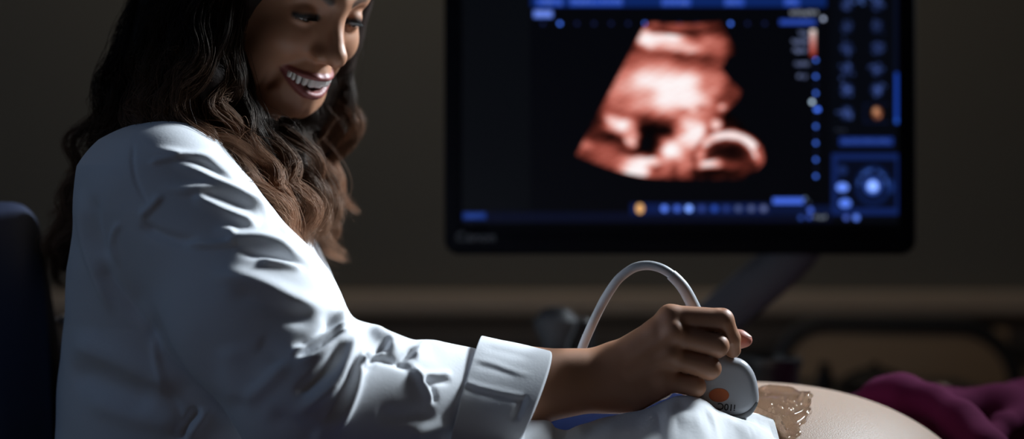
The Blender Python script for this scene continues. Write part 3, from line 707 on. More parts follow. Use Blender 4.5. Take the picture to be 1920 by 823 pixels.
# ================================================================== white coat
LEV = [(1.345, -0.340, 1.75, 0.020, 0.05), (1.325, -0.343, 1.745, 0.062, 0.13), (1.300, -0.337, 1.74, 0.083, 0.185), (1.256, -0.326, 1.735, 0.103, 0.195), (1.203, -0.316, 1.73, 0.124, 0.185),
       (1.150, -0.306, 1.73, 0.139, 0.175), (1.097, -0.304, 1.73, 0.147, 0.172), (1.030, -0.307, 1.73, 0.150, 0.175), (0.93, -0.310, 1.73, 0.155, 0.18), (0.80, -0.300, 1.73, 0.165, 0.195), (0.66, -0.285, 1.73, 0.175, 0.21)]
LEVa = np.array(LEV)[::-1]
def torso_sdf(p):
    z = p[:, 2]; g = [np.interp(z, LEVa[:, 0], LEVa[:, i]) for i in range(1, 5)]
    dx, dy = (p[:, 0] - g[0]) / g[2], (p[:, 1] - g[1]) / g[3]
    k = np.sqrt(np.abs(dx) ** 2.2 + np.abs(dy) ** 2.2 + 1e-9) ** (2 / 2.2)
    d = (k - 1) * np.minimum(g[2], g[3]) * 0.8
    d = np.maximum(d, np.maximum(z - 1.343, 0.66 - z))
    return d.astype(np.float32)
FOR = P(905, 742, 1.560)
def coat_sdf(p):
    d = torso_sdf(p)
    d = smin(d, rcone(p, (-.345, 1.62, 1.285), (-.345, 1.86, 1.285), 0.052, 0.052), 0.04)
    a = rcone(p, SHR + V(0.004, 0.006, -0.004), P(480, 590, 1.53), 0.066, 0.069)
    a = smin(a, rcone(p, P(480, 590, 1.53), P(585, 742, 1.503), 0.069, 0.064), 0.03)
    a = smin(a, rcone(p, P(585, 748, 1.503), P(725, 752, 1.525), 0.062, 0.050), 0.03)
    a = smin(a, rcone(p, P(725, 752, 1.525), FOR, 0.050, 0.035), 0.03)
    a = smin(a, rcone(p, P(808, 702, 1.548), P(868, 712, 1.562), 0.0300, 0.0280), 0.014)
    a = smin(a, rcone(p, P(688, 662, 1.53), P(720, 690, 1.52), 0.0230, 0.028), 0.018)
    d = smin(d, a, 0.022)
    far = chain(p, [V(-.33, 1.88, 1.275), V(-.235, 2.00, 1.03), V(-.10, 1.96, .95)], [.062, .055, .045], 0.02)   # the other sleeve, behind her
    d = smin(d, far, 0.03)
    # lapel ridge down the chest
    return d
pos, quads = polygonise(coat_sdf, (-0.56, 1.40, 0.64), (0.03, 2.10, 1.38), 0.0022)
nrm = normals(coat_sdf, pos, 0.003)
print('coat', len(pos))
uv = to_px(pos); view = -pos + V(0, 0, CAMZ); view /= np.linalg.norm(view, axis=1)[:, None]
face = np.clip((nrm * view).sum(1) * 1.8 + 0.25, 0, 1)
dpt = pos[:, 1]
FOLDS = [  # traced folds: points, height (mm), widths either side
    ([(272, 278), (333, 290), (377, 298), (417, 326), (452, 356)], 3.0, 10, 6), ([(275, 306), (311, 299), (345, 295)], 2.0, 7, 5),
    ([(318, 304), (355, 319), (399, 341), (435, 359), (460, 376), (500, 402), (522, 432)], 4.0, 13, 7),
    ([(292, 350), (348, 358), (391, 355), (428, 364), (470, 388), (497, 420)], 3.6, 13, 8),
    ([(358, 364), (380, 380), (417, 398), (460, 416), (489, 428)], 4.2, 13, 7),
    ([(395, 432), (428, 439), (444, 449), (489, 450), (533, 465), (580, 500)], 4.6, 12, 8),
    ([(330, 451), (377, 461), (428, 460), (444, 452)], 3.2, 9, 6),
    ([(256, 418), (282, 431), (310, 442), (345, 450), (380, 452)], -4.0, 9, 12), ([(258, 413), (282, 390), (308, 362)], 2.6, 9, 6),
    ([(249, 258), (247, 303), (257, 347), (282, 390)], -1.6, 4, 4),
    ([(228, 414), (213, 434), (209, 463), (228, 507)], 1.6, 6, 6),
    ([(190, 480), (202, 523), (246, 578), (286, 618), (300, 665)], -4.2, 14, 10), ([(250, 560), (290, 600), (340, 650), (400, 710), (452, 762)], 4.0, 30, 22),
    ([(286, 618), (297, 683), (315, 730)], 2.4, 6, 8),
    ([(478, 489), (526, 496), (575, 506)], 3.2, 9, 7), ([(440, 470), (490, 476), (540, 484), (585, 505)], -4.0, 8, 11),
    ([(388, 517), (453, 526), (508, 546), (555, 568), (620, 583)], 5.0, 20, 12), ([(420, 545), (480, 560), (540, 590), (600, 606)], -3.0, 16, 16),
    ([(540, 667), (576, 648), (612, 626), (662, 606)], 6.0, 7, 8), ([(548, 679), (594, 667), (634, 638), (662, 612)], 4.0, 7, 10),
    ([(545, 671), (585, 656), (622, 632), (655, 612)], -4.5, 5, 5),
    ([(622, 580), (616, 612), (585, 640), (545, 660)], -6.5, 16, 12), ([(640, 575), (640, 605), (628, 625)], 4.0, 10, 10),
    ([(668, 616), (652, 669), (622, 727), (548, 782)], 6.5, 9, 14), ([(640, 640), (618, 680), (585, 715), (550, 745)], -6.5, 14, 10),
    ([(684, 640), (674, 680), (666, 727), (645, 778), (620, 818)], 5.0, 8, 10), ([(668, 670), (652, 715), (630, 760), (600, 800)], -4.0, 8, 8),
    ([(666, 684), (685, 686), (705, 672), (743, 680), (787, 700)], -4.0, 6, 8), ([(668, 676), (684, 680), (700, 667), (730, 662)], 4.5, 7, 7),
    ([(690, 612), (715, 628), (735, 645), (720, 662)], 5.0, 12, 12), ([(682, 660), (690, 672), (712, 655), (730, 632)], -5.0, 6, 7),
    ([(778, 648), (760, 668), (744, 684)], -4.5, 7, 7), ([(800, 640), (785, 655), (772, 672)], 4.0, 8, 8),
    ([(765, 684), (785, 705), (800, 735), (812, 760)], 4.5, 8, 8), ([(800, 705), (812, 735), (818, 760)], -2.0, 6, 8),
    ([(783, 701), (815, 703), (850, 700)], 2.5, 6, 6), ([(783, 714), (815, 716), (850, 712)], -2.0, 6, 6),
    ([(770, 820), (800, 806), (850, 790)], 4.0, 10, 10), ([(700, 780), (760, 780), (820, 772)], -3.0, 16, 16),
    ([(153, 345), (154, 400), (166, 470), (190, 540), (215, 600)], 3.0, 10, 10), ([(172, 360), (180, 430), (205, 500)], -2.6, 9, 9),
    ([(128, 640), (165, 652), (215, 672), (250, 690), (304, 718), (345, 745)], 4.5, 26, 20), ([(125, 712), (165, 706), (240, 736), (300, 764)], -4.5, 24, 26),
    ([(150, 740), (220, 770), (290, 790), (340, 800)], 3.0, 22, 22), ([(304, 727), (330, 760), (345, 800)], -2.0, 8, 8),
    ([(376, 762), (352, 792), (330, 826)], -7.0, 10, 8), ([(392, 764), (372, 794), (350, 826)], 4.0, 10, 14),
    ([(454, 762), (440, 700), (430, 640)], 3.0, 22, 30), ([(455, 762), (500, 722), (545, 676)], 3.0, 14, 14),
    ([(430, 312), (462, 345), (490, 375), (520, 420), (540, 450)], -3.0, 8, 8), ([(352, 285), (400, 300), (440, 330), (475, 372), (510, 415)], 2.5, 10, 10),
    ([(500, 770), (560, 800), (600, 823)], -3.0, 20, 20), ([(480, 640), (510, 660), (530, 690)], -2.0, 18, 18),
]
h = np.zeros(len(pos))
for pts_, A, w1, w2 in FOLDS: h += ridge(uv, pts_, A * 1e-3, w1, w2)
h *= np.interp(uv[:, 0], [300, 420], [1.5, 1.3]) * face * (pos[:, 1] < 1.80)
soft = 0.0022 * sinnoise(pos * V(1, 1, 0.7), 38, 4) + 0.0010 * sinnoise(pos, 90, 9)
pos = pos + nrm * (h + soft)[:, None]
# light smoothing of sharp meeting points
m_coat = mat('white_cotton', (0.80, 0.82, 0.86), 0.75)
m_coat.node_tree.nodes['Principled BSDF'].inputs['Sheen Weight'].default_value = 0.15
noise_bump(m_coat, 420, 0.0004, 0.35, 5)
coat = mesh_obj('coat', pos, quads, m_coat, person)
# rolled cuff: an open band round the forearm, turned back over the sleeve
def band(name, ringsL, m, parent, th=0.0016, fn=None):
    """ringsL: list of rings (each a list of points); skinned and given thickness"""
    n = len(ringsL[0]); v = [x for r in ringsL for x in r]; f = []
    for i in range(len(ringsL) - 1):
        for k in range(n): f.append((i * n + k, (i + 1) * n + k, (i + 1) * n + (k + 1) % n, i * n + (k + 1) % n))
    o = mesh_obj(name, v, f, m, parent)
    md = o.modifiers.new('thickness', 'SOLIDIFY'); md.thickness = th; md.offset = 0
    md2 = o.modifiers.new('smooth', 'SUBSURF'); md2.levels = 1; md2.render_levels = 1
    return o
def ringat(top, bot, depth, ry, n=150, lean=0.0, seed=0, wob=0.0, front=None):
    """closed ring whose upper and lower ends lie at two points; front: extra offset along the arm at the camera side"""
    top, bot = np.array(top), np.array(bot); c = (top + bot) / 2; a = (top - bot) / 2
    out = []
    ax = V(0, 1, 0)
    for k in range(n):
        t = 2 * math.pi * k / n; s_, c_ = math.sin(t), math.cos(t)
        e = 1 + wob * (math.sin(3 * t + seed) + 0.6 * math.sin(5 * t + 2 * seed)); s_ = s_ * (1 - 0.16 * c_) - (0.20 * (1 - c_ * c_) * 0)
        fy = 0.22 * max(0.0, c_) if s_ > 0 else 0.0
        pnt = c + a * (np.sign(c_) * abs(c_) ** 0.92) * e + ax * (-ry * s_) * (1 - fy) * e
        if front is not None: pnt = pnt + V(front(t), 0, 0)
        out.append(pnt)
    return out
def fr(x0, amp): 
    return lambda t: amp * max(0.0, math.sin(t)) ** 1.5
YC = 1.566
rings = []
# from inside the sleeve outwards, over the fold, and back
tl, bl = P(902, 632, YC), P(836, 880, YC); tr, br_ = P(1033, 661, YC), P(938, 872, YC)
rings.append(ringat(tl + V(.03, 0, -.008), bl + V(.03, 0, .008), 0, 0.040, wob=0.01))
def lerp(a, b, t): return a + (b - a) * t
for t, g in ((0.75, -0.0035), (0.97, -0.0020), (1.0, 0.0)):
    rings.append(ringat(lerp(tl, tr, t) + V(0, 0, g), lerp(bl, br_, t) - V(0, 0, g), 0, 0.061 - 0.011 * t + g, wob=0.012 * (1 - t), front=lambda a_, t=t: 0.006 * math.sin(a_) * t))
for t in np.linspace(0.985, 0.0, 64):
    rings.append(ringat(lerp(tl, tr, t) + V(0, 0, 0.0008), lerp(bl, br_, t), 0, 0.066 - 0.013 * t, wob=0.010 * math.sin(math.pi * min(1, (1 - t) * 1.4)), seed=1.3 + t, front=lambda a_, t=t: 0.006 * math.sin(a_) * (t - 0.4) * 1.5))
rings.append(ringat(tl + V(.0015, 0, -.0030), bl + V(.0015, 0, .003), 0, 0.056))
cuff = band('cuff', rings, m_coat, coat, 0.0012)
me = cuff.data; cv = np.array([v.co[:] for v in me.vertices]); uvc = to_px(cv)
hh = np.zeros(len(cv)); frn = (cv[:, 1] < YC + 0.005)
hh += ridge(uvc, [(868, 716), (905, 728), (950, 738), (985, 746)], 1.4e-3, 5, 3.5, 0.1) + ridge(uvc, [(866, 724), (905, 736), (950, 746), (985, 752)], -1.4e-3, 4, 5, 0.1)
hh += ridge(uvc, [(880, 672), (920, 680), (960, 696), (1005, 706)], 0.9e-3, 5, 5) + ridge(uvc, [(884, 684), (930, 694), (975, 708)], -0.9e-3, 5, 5)
hh += ridge(uvc, [(900, 650), (950, 662), (1010, 676)], -1.0e-3, 7, 7) + ridge(uvc, [(985, 740), (972, 770), (962, 790)], -3e-3, 8, 8)
cv[:, 1] -= hh * frn; me.vertices.foreach_set('co', cv.astype(np.float32).ravel()); me.update()

# far front edge of the coat with its lapel, standing off the chest
def ribbon(name, L, R, m, parent, th=0.0022, n=8, across=6, bulge=0.004):
    a, b = crom(L, n), crom(R, n); v = []; f = []
    for i in range(len(a)):
        nn = np.cross(b[i] - a[i], a[min(i + 1, len(a) - 1)] - a[max(i - 1, 0)]); nn /= np.linalg.norm(nn) + 1e-9
        for j in range(across + 1):
            t = j / across; v.append(lerp(a[i], b[i], t) + nn * bulge * math.sin(math.pi * t))
    for i in range(len(a) - 1):
        for j in range(across): q = i * (across + 1) + j; f.append((q, q + 1, q + across + 2, q + across + 1))
    o = mesh_obj(name, v, f, m, parent); md = o.modifiers.new('thickness', 'SOLIDIFY'); md.thickness = th; md.offset = 0
    md2 = o.modifiers.new('smooth', 'SUBSURF'); md2.levels = 1; md2.render_levels = 2
    return o
ribbon('lapel', [P(566, 420, 1.735), P(578, 470, 1.72), P(600, 530, 1.70), P(622, 590, 1.68)], [P(578, 424, 1.755), P(608, 482, 1.75), P(636, 550, 1.74), P(664, 620, 1.72)], m_coat, coat)
ribbon('lapel', [P(395, 270, 1.60), P(440, 330, 1.595), P(485, 392, 1.595), P(528, 450, 1.60)], [P(425, 262, 1.63), P(478, 318, 1.63), P(520, 375, 1.635), P(560, 450, 1.64)], m_coat, coat)
# ================================================================== long wavy hair
def hair_sdf(p):
    q = ((p - HO.astype(np.float32)) @ HR.astype(np.float32)) / HS; qs = q.copy(); qs[:, 1] = np.abs(q[:, 1])
    d = ell(q, (-0.016, 0, 0.040), (0.108, 0.085, 0.092))
    d = smax(d, -ell(q, (0.105, 0, -0.015), (0.075, 0.060, 0.075)), 0.02)
    nearc = chain(p, [hw(.02, -.070, .05), hw(.005, -.082, -.02), P(385, 150, 1.615), P(392, 240, 1.625), P(450, 320, 1.63), P(530, 400, 1.63), P(560, 450, 1.64)], [.026, .028, .030, .028, .022, .014, .006], 0.02)
    back = chain(p, [hw(-.08, 0, .02), P(352, 30, 1.74), P(322, 140, 1.73), P(300, 215, 1.72), P(235, 275, 1.80), P(165, 370, 1.82), P(138, 440, 1.80), P(122, 500, 1.80)], [.075, .052, .048, .040, .022, .014, .009, .004], 0.03)
    farc = chain(p, [hw(.015, .078, .04), hw(0.0, .085, -.05), P(600, 200, 1.83), P(585, 300, 1.80), P(588, 390, 1.76), P(590, 440, 1.75)], [.024, .026, .024, .022, .014, .005], 0.02)
    d = smin(d, nearc, 0.02); d = smin(d, back, 0.03); d = smin(d, farc, 0.02)
    return d
pos, quads = polygonise(hair_sdf, (-0.56, 1.54, 1.16), (-0.06, 1.92, 1.66), 0.0030)
nrm = normals(hair_sdf, pos, 0.004)
pos = pos + nrm * (0.0025 * sinnoise(pos * V(1, 1, 0.25), 240, 5) + 0.003 * sinnoise(pos * V(1, 1, .4), 70, 6))[:, None]
print('hair', len(pos))
m_hair = mat('dark_brown_hair', (0.018, 0.010, 0.007), 0.6)
m_hair.node_tree.nodes['Principled BSDF'].inputs['Specular IOR Level'].default_value = 0.15
noise_bump(m_hair, 300, 0.001, 0.4)
hair = mesh_obj('hair', pos, quads, m_hair, person)

L = []   # locks: centre line, radius at root and at the middle and at the tip, number of strands
def lock(pts, r0=0.012, r1=0.012, r2=0.004, n=120, D=None, light=0.0): L.append((pts, r0, r1, r2, n, light))
def Q(pts, D):
    D = np.interp(np.linspace(0, 1, len(pts)), np.linspace(0, 1, len(D)), D) if hasattr(D, '__len__') else [D] * len(pts)
    return [P(a, b, d) for (a, b), d in zip(pts, D)]
# behind the back
lock(Q([(330, -120), (272, 20), (240, 130), (209, 195), (165, 222), (143, 258), (136, 310), (136, 350), (118, 384), (92, 408)], [1.72, 1.70, 1.72, 1.80]), .010, .006, .0015, 50)
lock(Q([(335, -120), (280, 40), (235, 150), (215, 230), (190, 290), (150, 360), (120, 430), (100, 480), (104, 515), (126, 542)], [1.72, 1.68, 1.74, 1.80]), .014, .012, .003, 160)
lock(Q([(345, -120), (300, 60), (250, 160), (222, 235), (200, 300), (165, 380), (116, 440), (97, 468), (92, 505)], [1.70, 1.66, 1.74, 1.80]), .014, .012, .002, 150)
lock(Q([(335, -120), (262, 30), (228, 120), (212, 190), (222, 250), (200, 310), (160, 350), (135, 410), (132, 470), (118, 510)], [1.74, 1.70, 1.76, 1.80]), .016, .012, .003, 170)
lock(Q([(350, -120), (290, 60), (262, 150), (250, 220), (230, 270), (185, 300), (160, 335), (146, 385), (108, 432), (94, 446)], [1.70, 1.67, 1.72, 1.80]), .016, .012, .002, 150)
# side of the head, falling to the shoulder
for i, (x0, x1, x2, D0) in enumerate(((350, 300, 262, 1.66), (370, 320, 290, 1.64), (390, 345, 312, 1.62), (410, 368, 335, 1.605), (425, 392, 352, 1.60), (380, 330, 300, 1.63), (400, 356, 322, 1.61), (360, 310, 275, 1.65))):
    lock(Q([(x0, -130), (x0 - 18, -40), (x1, 50), (x1 - 14, 130), (x2, 190), (x2 + 6, 232), (x2 + 50, 258), (x2 + 110, 268), (x2 + 160, 300)], [D0, D0 - .01, D0 - .02, 1.60, 1.58]), .016, .015, .005, 130)
lock(Q([(420, -120), (412, 0), (400, 90), (373, 136), (335, 182), (322, 211), (332, 238), (386, 255), (430, 262), (470, 290)], [1.60, 1.59, 1.575, 1.57]), .010, .007, .003, 110)
lock(Q([(428, -120), (420, 20), (402, 110), (368, 160), (348, 200), (354, 240), (398, 258), (436, 282), (462, 318), (500, 360)], [1.60, 1.585, 1.57, 1.575]), .010, .006, .003, 110)
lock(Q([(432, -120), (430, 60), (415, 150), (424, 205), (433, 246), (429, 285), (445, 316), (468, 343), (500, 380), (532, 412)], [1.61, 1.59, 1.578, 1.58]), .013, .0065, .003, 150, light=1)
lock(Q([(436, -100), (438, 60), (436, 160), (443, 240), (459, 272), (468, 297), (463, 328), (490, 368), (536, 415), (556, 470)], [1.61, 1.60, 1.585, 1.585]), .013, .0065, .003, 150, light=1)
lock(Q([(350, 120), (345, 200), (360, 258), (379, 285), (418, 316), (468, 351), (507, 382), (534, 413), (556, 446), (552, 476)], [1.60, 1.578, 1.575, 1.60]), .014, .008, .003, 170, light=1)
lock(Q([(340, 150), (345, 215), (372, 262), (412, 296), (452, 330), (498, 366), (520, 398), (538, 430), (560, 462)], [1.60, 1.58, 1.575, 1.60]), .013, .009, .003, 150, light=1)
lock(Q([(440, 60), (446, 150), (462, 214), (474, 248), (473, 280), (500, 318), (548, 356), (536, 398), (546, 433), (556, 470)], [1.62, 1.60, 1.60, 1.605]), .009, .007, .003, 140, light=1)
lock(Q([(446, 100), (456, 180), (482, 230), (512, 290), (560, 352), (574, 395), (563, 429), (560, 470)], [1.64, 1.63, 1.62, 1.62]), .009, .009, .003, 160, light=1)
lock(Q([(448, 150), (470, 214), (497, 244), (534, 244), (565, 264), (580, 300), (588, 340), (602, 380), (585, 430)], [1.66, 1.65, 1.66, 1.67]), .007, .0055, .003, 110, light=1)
lock(Q([(470, 225), (480, 280), (520, 340), (545, 375), (530, 410), (548, 445), (556, 478)], [1.63, 1.62, 1.61]), .014, .012, .003, 170)
lock(Q([(480, 230), (520, 270), (545, 320), (580, 360), (590, 400), (570, 440), (566, 470)], [1.68, 1.66, 1.65]), .014, .013, .004, 170)
lock(Q([(500, 240), (545, 285), (560, 330), (600, 370), (604, 410), (585, 450)], [1.70, 1.69, 1.68]), .014, .013, .003, 150)
# far side, seen beyond the chin
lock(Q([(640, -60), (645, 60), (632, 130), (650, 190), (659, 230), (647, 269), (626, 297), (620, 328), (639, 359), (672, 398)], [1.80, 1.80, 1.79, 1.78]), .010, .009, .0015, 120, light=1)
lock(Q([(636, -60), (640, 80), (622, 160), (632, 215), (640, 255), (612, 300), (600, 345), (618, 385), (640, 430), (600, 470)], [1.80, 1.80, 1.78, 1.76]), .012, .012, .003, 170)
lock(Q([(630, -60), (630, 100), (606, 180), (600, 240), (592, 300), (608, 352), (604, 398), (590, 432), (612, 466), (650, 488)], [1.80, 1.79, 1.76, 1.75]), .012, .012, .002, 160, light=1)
lock(Q([(620, 60), (606, 160), (580, 230), (572, 290), (600, 340), (622, 392), (612, 430), (630, 462), (645, 474)], [1.79, 1.77, 1.75, 1.74]), .014, .013, .002, 160)
lock(Q([(600, 120), (585, 220), (560, 260), (556, 320), (580, 370), (572, 420), (580, 460)], [1.78, 1.74, 1.71]), .014, .014, .004, 170)
lock(Q([(640, 60), (648, 150), (662, 215), (652, 262), (634, 300), (628, 340), (640, 372), (652, 386)], [1.80, 1.79, 1.78]), .008, .006, .0015, 70)
# top of the head
for i in range(16):
    a = -1.25 + 2.5 * i / 15
    c = [hw(-0.02 + 0.105 * math.cos(t) * 1.0, 0.090 * math.sin(a) * math.sin(t) * 0 + 0.088 * math.sin(a), 0.045 + 0.098 * math.sin(t)) for t in (1.0, 1.6, 2.2, 2.8, 3.3)]
    lock([np.array(x) for x in c], .014, .018, .010, 70)
pts_all, sizes, rad, lig = [], [], [], []
K = 44
for (g, r0, r1, r2, n, light) in L:
    c = crom(np.array(g), 8); s = np.r_[0, np.cumsum(np.linalg.norm(np.diff(c, axis=0), axis=1))]; s /= s[-1]
    tS = np.linspace(0, 1, K); C = np.stack([np.interp(tS, s, c[:, i]) for i in range(3)], 1)
    Ln = np.linalg.norm(np.diff(C, axis=0), axis=1).sum()
    if len(g) > 5:
        amp = 0.0060 * np.clip((tS - 0.25) / 0.3, 0, 1) * (1 + 0.5 * light) * np.clip((1.05 - tS) * 4, 0, 1)
        w1_ = Ln / 0.062 * 2 * math.pi; f1_, f2_ = rng.uniform(0, 6.28, 2)
        C = C + np.stack([amp * np.sin(w1_ * tS + f1_), 0.6 * amp * np.cos(w1_ * tS + f2_), 0.35 * amp * np.cos(w1_ * tS + f1_)], 1)
    T = np.gradient(C, axis=0); T /= np.linalg.norm(T, axis=1)[:, None]
    u = np.cross(T, V(0, 1, 0)); u /= np.linalg.norm(u, axis=1)[:, None] + 1e-9; b = np.cross(T, u)
    R = np.interp(tS, [0, .5, 1], [r0, r1, r2]); ns = max(4, n // 14)
    n = int(n * 2.3)
    sc = rng.normal(size=(ns, 2)) * 0.55; sph_ = rng.uniform(0, 6.28, (ns, 2)); twist = rng.uniform(-2.2, 2.2)
    for k_ in range(n):
        j = k_ % ns; fl = rng.random() < 0.05
        o = sc[j] + rng.normal(size=2) * (0.22 if not fl else 0.7)
        fr_ = Ln / 0.085 * 2 * math.pi
        wav = 0.30 * np.sin(fr_ * tS + sph_[j, 0]) ; wav2 = 0.30 * np.cos(fr_ * tS * 0.9 + sph_[j, 1])
        ang = twist * tS; x = o[0] + wav; y = o[1] + wav2
        X = x * np.cos(ang) - y * np.sin(ang); Y = x * np.sin(ang) + y * np.cos(ang)
        e = min(1.0, rng.uniform(0.82, 1.06)); idx = tS * e
        CC = np.stack([np.interp(idx, tS, C[:, i]) for i in range(3)], 1)
        fz = rng.normal(size=(3,)) * 0.0022 * (tS[:, None] ** 2) * (3 if fl else 1)
        pp = CC + (u * X[:, None] + b * Y[:, None]) * np.interp(idx, tS, R)[:, None] + fz
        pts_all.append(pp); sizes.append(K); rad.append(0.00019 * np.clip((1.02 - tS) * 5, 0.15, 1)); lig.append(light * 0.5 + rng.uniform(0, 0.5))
hc = bpy.data.hair_curves.new('hair_strands'); hc.add_curves(sizes)
hc.points.foreach_set('position', np.concatenate(pts_all).astype(np.float32).ravel())
ra = hc.attributes.get('radius') or hc.attributes.new('radius', 'FLOAT', 'POINT')
ra.data.foreach_set('value', np.concatenate(rad).astype(np.float32))
la = hc.attributes.new('lightness', 'FLOAT', 'CURVE'); la.data.foreach_set('value', np.array(lig, dtype=np.float32))
m_str = bpy.data.materials.new('brown_hair_strands'); m_str.use_nodes = True; nt = m_str.node_tree; nt.nodes.clear()
out = nt.nodes.new('ShaderNodeOutputMaterial'); hb_ = nt.nodes.new('ShaderNodeBsdfPrincipled')
hb_.inputs['Roughness'].default_value = 0.5; hb_.inputs['Specular IOR Level'].default_value = 0.28; hb_.inputs['Specular Tint'].default_value = (1.0, 0.78, 0.62, 1)
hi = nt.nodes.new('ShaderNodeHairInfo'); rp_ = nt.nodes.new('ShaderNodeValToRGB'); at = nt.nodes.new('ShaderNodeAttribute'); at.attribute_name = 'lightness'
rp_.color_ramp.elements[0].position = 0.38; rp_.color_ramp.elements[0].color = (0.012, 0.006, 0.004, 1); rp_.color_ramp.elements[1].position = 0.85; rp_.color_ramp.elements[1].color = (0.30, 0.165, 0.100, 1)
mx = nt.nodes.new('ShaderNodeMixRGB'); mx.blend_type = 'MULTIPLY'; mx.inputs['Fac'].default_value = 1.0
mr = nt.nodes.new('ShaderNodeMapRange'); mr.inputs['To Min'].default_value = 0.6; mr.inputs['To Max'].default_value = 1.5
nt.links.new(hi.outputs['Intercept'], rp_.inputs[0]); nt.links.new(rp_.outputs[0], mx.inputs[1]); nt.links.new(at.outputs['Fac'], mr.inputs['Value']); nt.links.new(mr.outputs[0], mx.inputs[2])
nt.links.new(mx.outputs[0], hb_.inputs['Base Color']); nt.links.new(hb_.outputs[0], out.inputs['Surface'])
hc.materials.append(m_str)
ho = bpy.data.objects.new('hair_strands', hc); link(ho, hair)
# ================================================================== the probe in the hand
def poly_sdf(p2, poly):
    poly = np.asarray(poly, np.float32); n = len(poly); d = np.full(len(p2), 1e9, np.float32); s = np.ones(len(p2), np.float32)
    for i in range(n):
        a, b = poly[i], poly[i - 1]; e = b - a; w_ = p2 - a
        t = np.clip((w_ @ e) / float(e @ e), 0, 1); d = np.minimum(d, ((w_ - t[:, None] * e) ** 2).sum(1))
        c1 = p2[:, 1] >= a[1]; c2 = p2[:, 1] < b[1]; c3 = e[0] * w_[:, 1] > e[1] * w_[:, 0]
        s = np.where((c1 & c2 & c3) | (~c1 & ~c2 & ~c3), -s, s)
    return s * np.sqrt(d)
PY_ = 1.602
def pxz(l): return [(P(a, b, PY_)[0], P(a, b, PY_)[2]) for a, b in l]
head_pts = crom([(1338, 640), (1352, 664), (1376, 669), (1395, 676), (1409, 692), (1417, 712), (1421, 738), (1419, 755), (1404, 772), (1384, 780), (1352, 779), (1322, 770), (1303, 752), (1300, 728), (1308, 690), (1318, 655)], 3)
neck_pts = pxz([(1296, 590), (1322, 578), (1350, 640), (1375, 690), (1330, 740), (1305, 700)])
head2 = pxz(head_pts)
def probe_sdf(p):
    def ext(poly, hy, r, dy=0.0):
        d2 = poly_sdf(p[:, [0, 2]], poly) + r; w1 = np.abs(p[:, 1] - PY_ - dy) - hy + r
        return np.minimum(np.maximum(d2, w1), 0) + np.sqrt(np.maximum(d2, 0) ** 2 + np.maximum(w1, 0) ** 2) - r
    d = ext(head2, 0.0150, 0.0095)
    d = smin(d, ext(neck_pts, 0.0115, 0.0085), 0.006)
    return d.astype(np.float32)
pos, quads = polygonise(probe_sdf, (0.155, 1.575, 1.05), (0.245, 1.63, 1.18), 0.0011)
m_prb = mat('probe_white_plastic', (0.44, 0.455, 0.49), 0.34)
c0 = P(1360, 782, PY_)
probe = mesh_obj('ultrasound_probe', pos, quads, m_prb, loc=(c0[0], PY_, c0[2]))
tag(probe, 'white probe with an orange oval, held against the belly', 'ultrasound probe')
m_lens = mat('grey_rubber_lens', (0.20, 0.21, 0.22), 0.35)
lens_poly = pxz(crom([(1419, 747), (1418, 757), (1406, 776), (1386, 785), (1352, 784), (1320, 775), (1330, 764), (1354, 772), (1382, 772), (1400, 764), (1412, 750)], 3))
def lens_sdf(p):
    d2 = poly_sdf(p[:, [0, 2]], lens_poly) + 0.002; w1 = np.abs(p[:, 1] - PY_) - 0.0146 + 0.002
    return (np.minimum(np.maximum(d2, w1), 0) + np.sqrt(np.maximum(d2, 0) ** 2 + np.maximum(w1, 0) ** 2) - 0.0012).astype(np.float32)
lp_, lq = polygonise(lens_sdf, (0.165, 1.58, 1.05), (0.245, 1.625, 1.10), 0.0011)
mesh_obj('probe_lens', lp_, lq, m_lens, probe)
m_org = mat('orange_print', (0.55, 0.13, 0.04), 0.45)
YF = PY_ - 0.0150
oc = P(1348, 741, YF); v = [(oc[0], YF - 0.0005, oc[2])]; f = []
for k in range(40):
    a = 2 * math.pi * k / 40; v.append((oc[0] + 0.0094 * math.cos(a), YF - 0.0005, oc[2] + 0.0064 * math.sin(a)))
for k in range(40): v.append((v[1 + k][0], YF + 0.0006, v[1 + k][2]))
for k in range(40): f.append((0, 1 + k, 1 + (k + 1) % 40)); f.append((1 + k, 41 + k, 41 + (k + 1) % 40, 1 + (k + 1) % 40))
MB().add(v, f).build('orange_oval', m_org, probe)
m_ink = mat('black_print', (0.012, 0.012, 0.014), 0.5)
tc = P(1362, 762.5, YF)
text_mesh('lettering', 'i10C', 0.0088, 0.0003, m_ink, probe, Matrix.Translation((tc[0], YF - 0.0004, tc[2])) @ Matrix.Rotation(math.pi + math.radians(6), 4, 'Y') @ Matrix.Rotation(math.pi / 2, 4, 'X'), 0.00012)
m_cable = mat('grey_cable_sleeve', (0.42, 0.44, 0.47), 0.42)
sr = crom([P(1318, 615, 1.602), P(1300, 574, 1.602), P(1285, 545, 1.602), P(1272, 528, 1.602), P(1258, 514.5, 1.602)], 6)
n_ = len(sr); MB().tube(sr, list(np.linspace(0.0064, 0.0054, n_ - 1)) + [0.0052], 24).build('strain_relief', m_cable, probe)
cb = crom([P(1270, 526, 1.602), P(1258, 514, 1.602), P(1238, 502.5, 1.603), P(1214, 497.5, 1.605), P(1188, 502.5, 1.607), P(1162, 521, 1.61), P(1145, 543, 1.613), P(1129, 570, 1.617), P(1109, 611, 1.62), P(1090, 657, 1.63),
           P(1080, 700, 1.65), P(1060, 760, 1.72), P(1010, 800, 1.84), P(960, 850, 1.95), V(-0.02, 2.08, 0.86), V(0.0, 2.2, 0.80), V(0.02, 2.24, 0.72)], 8)
MB().tube(cb, 0.0044, 20).build('cable', m_cable, probe)

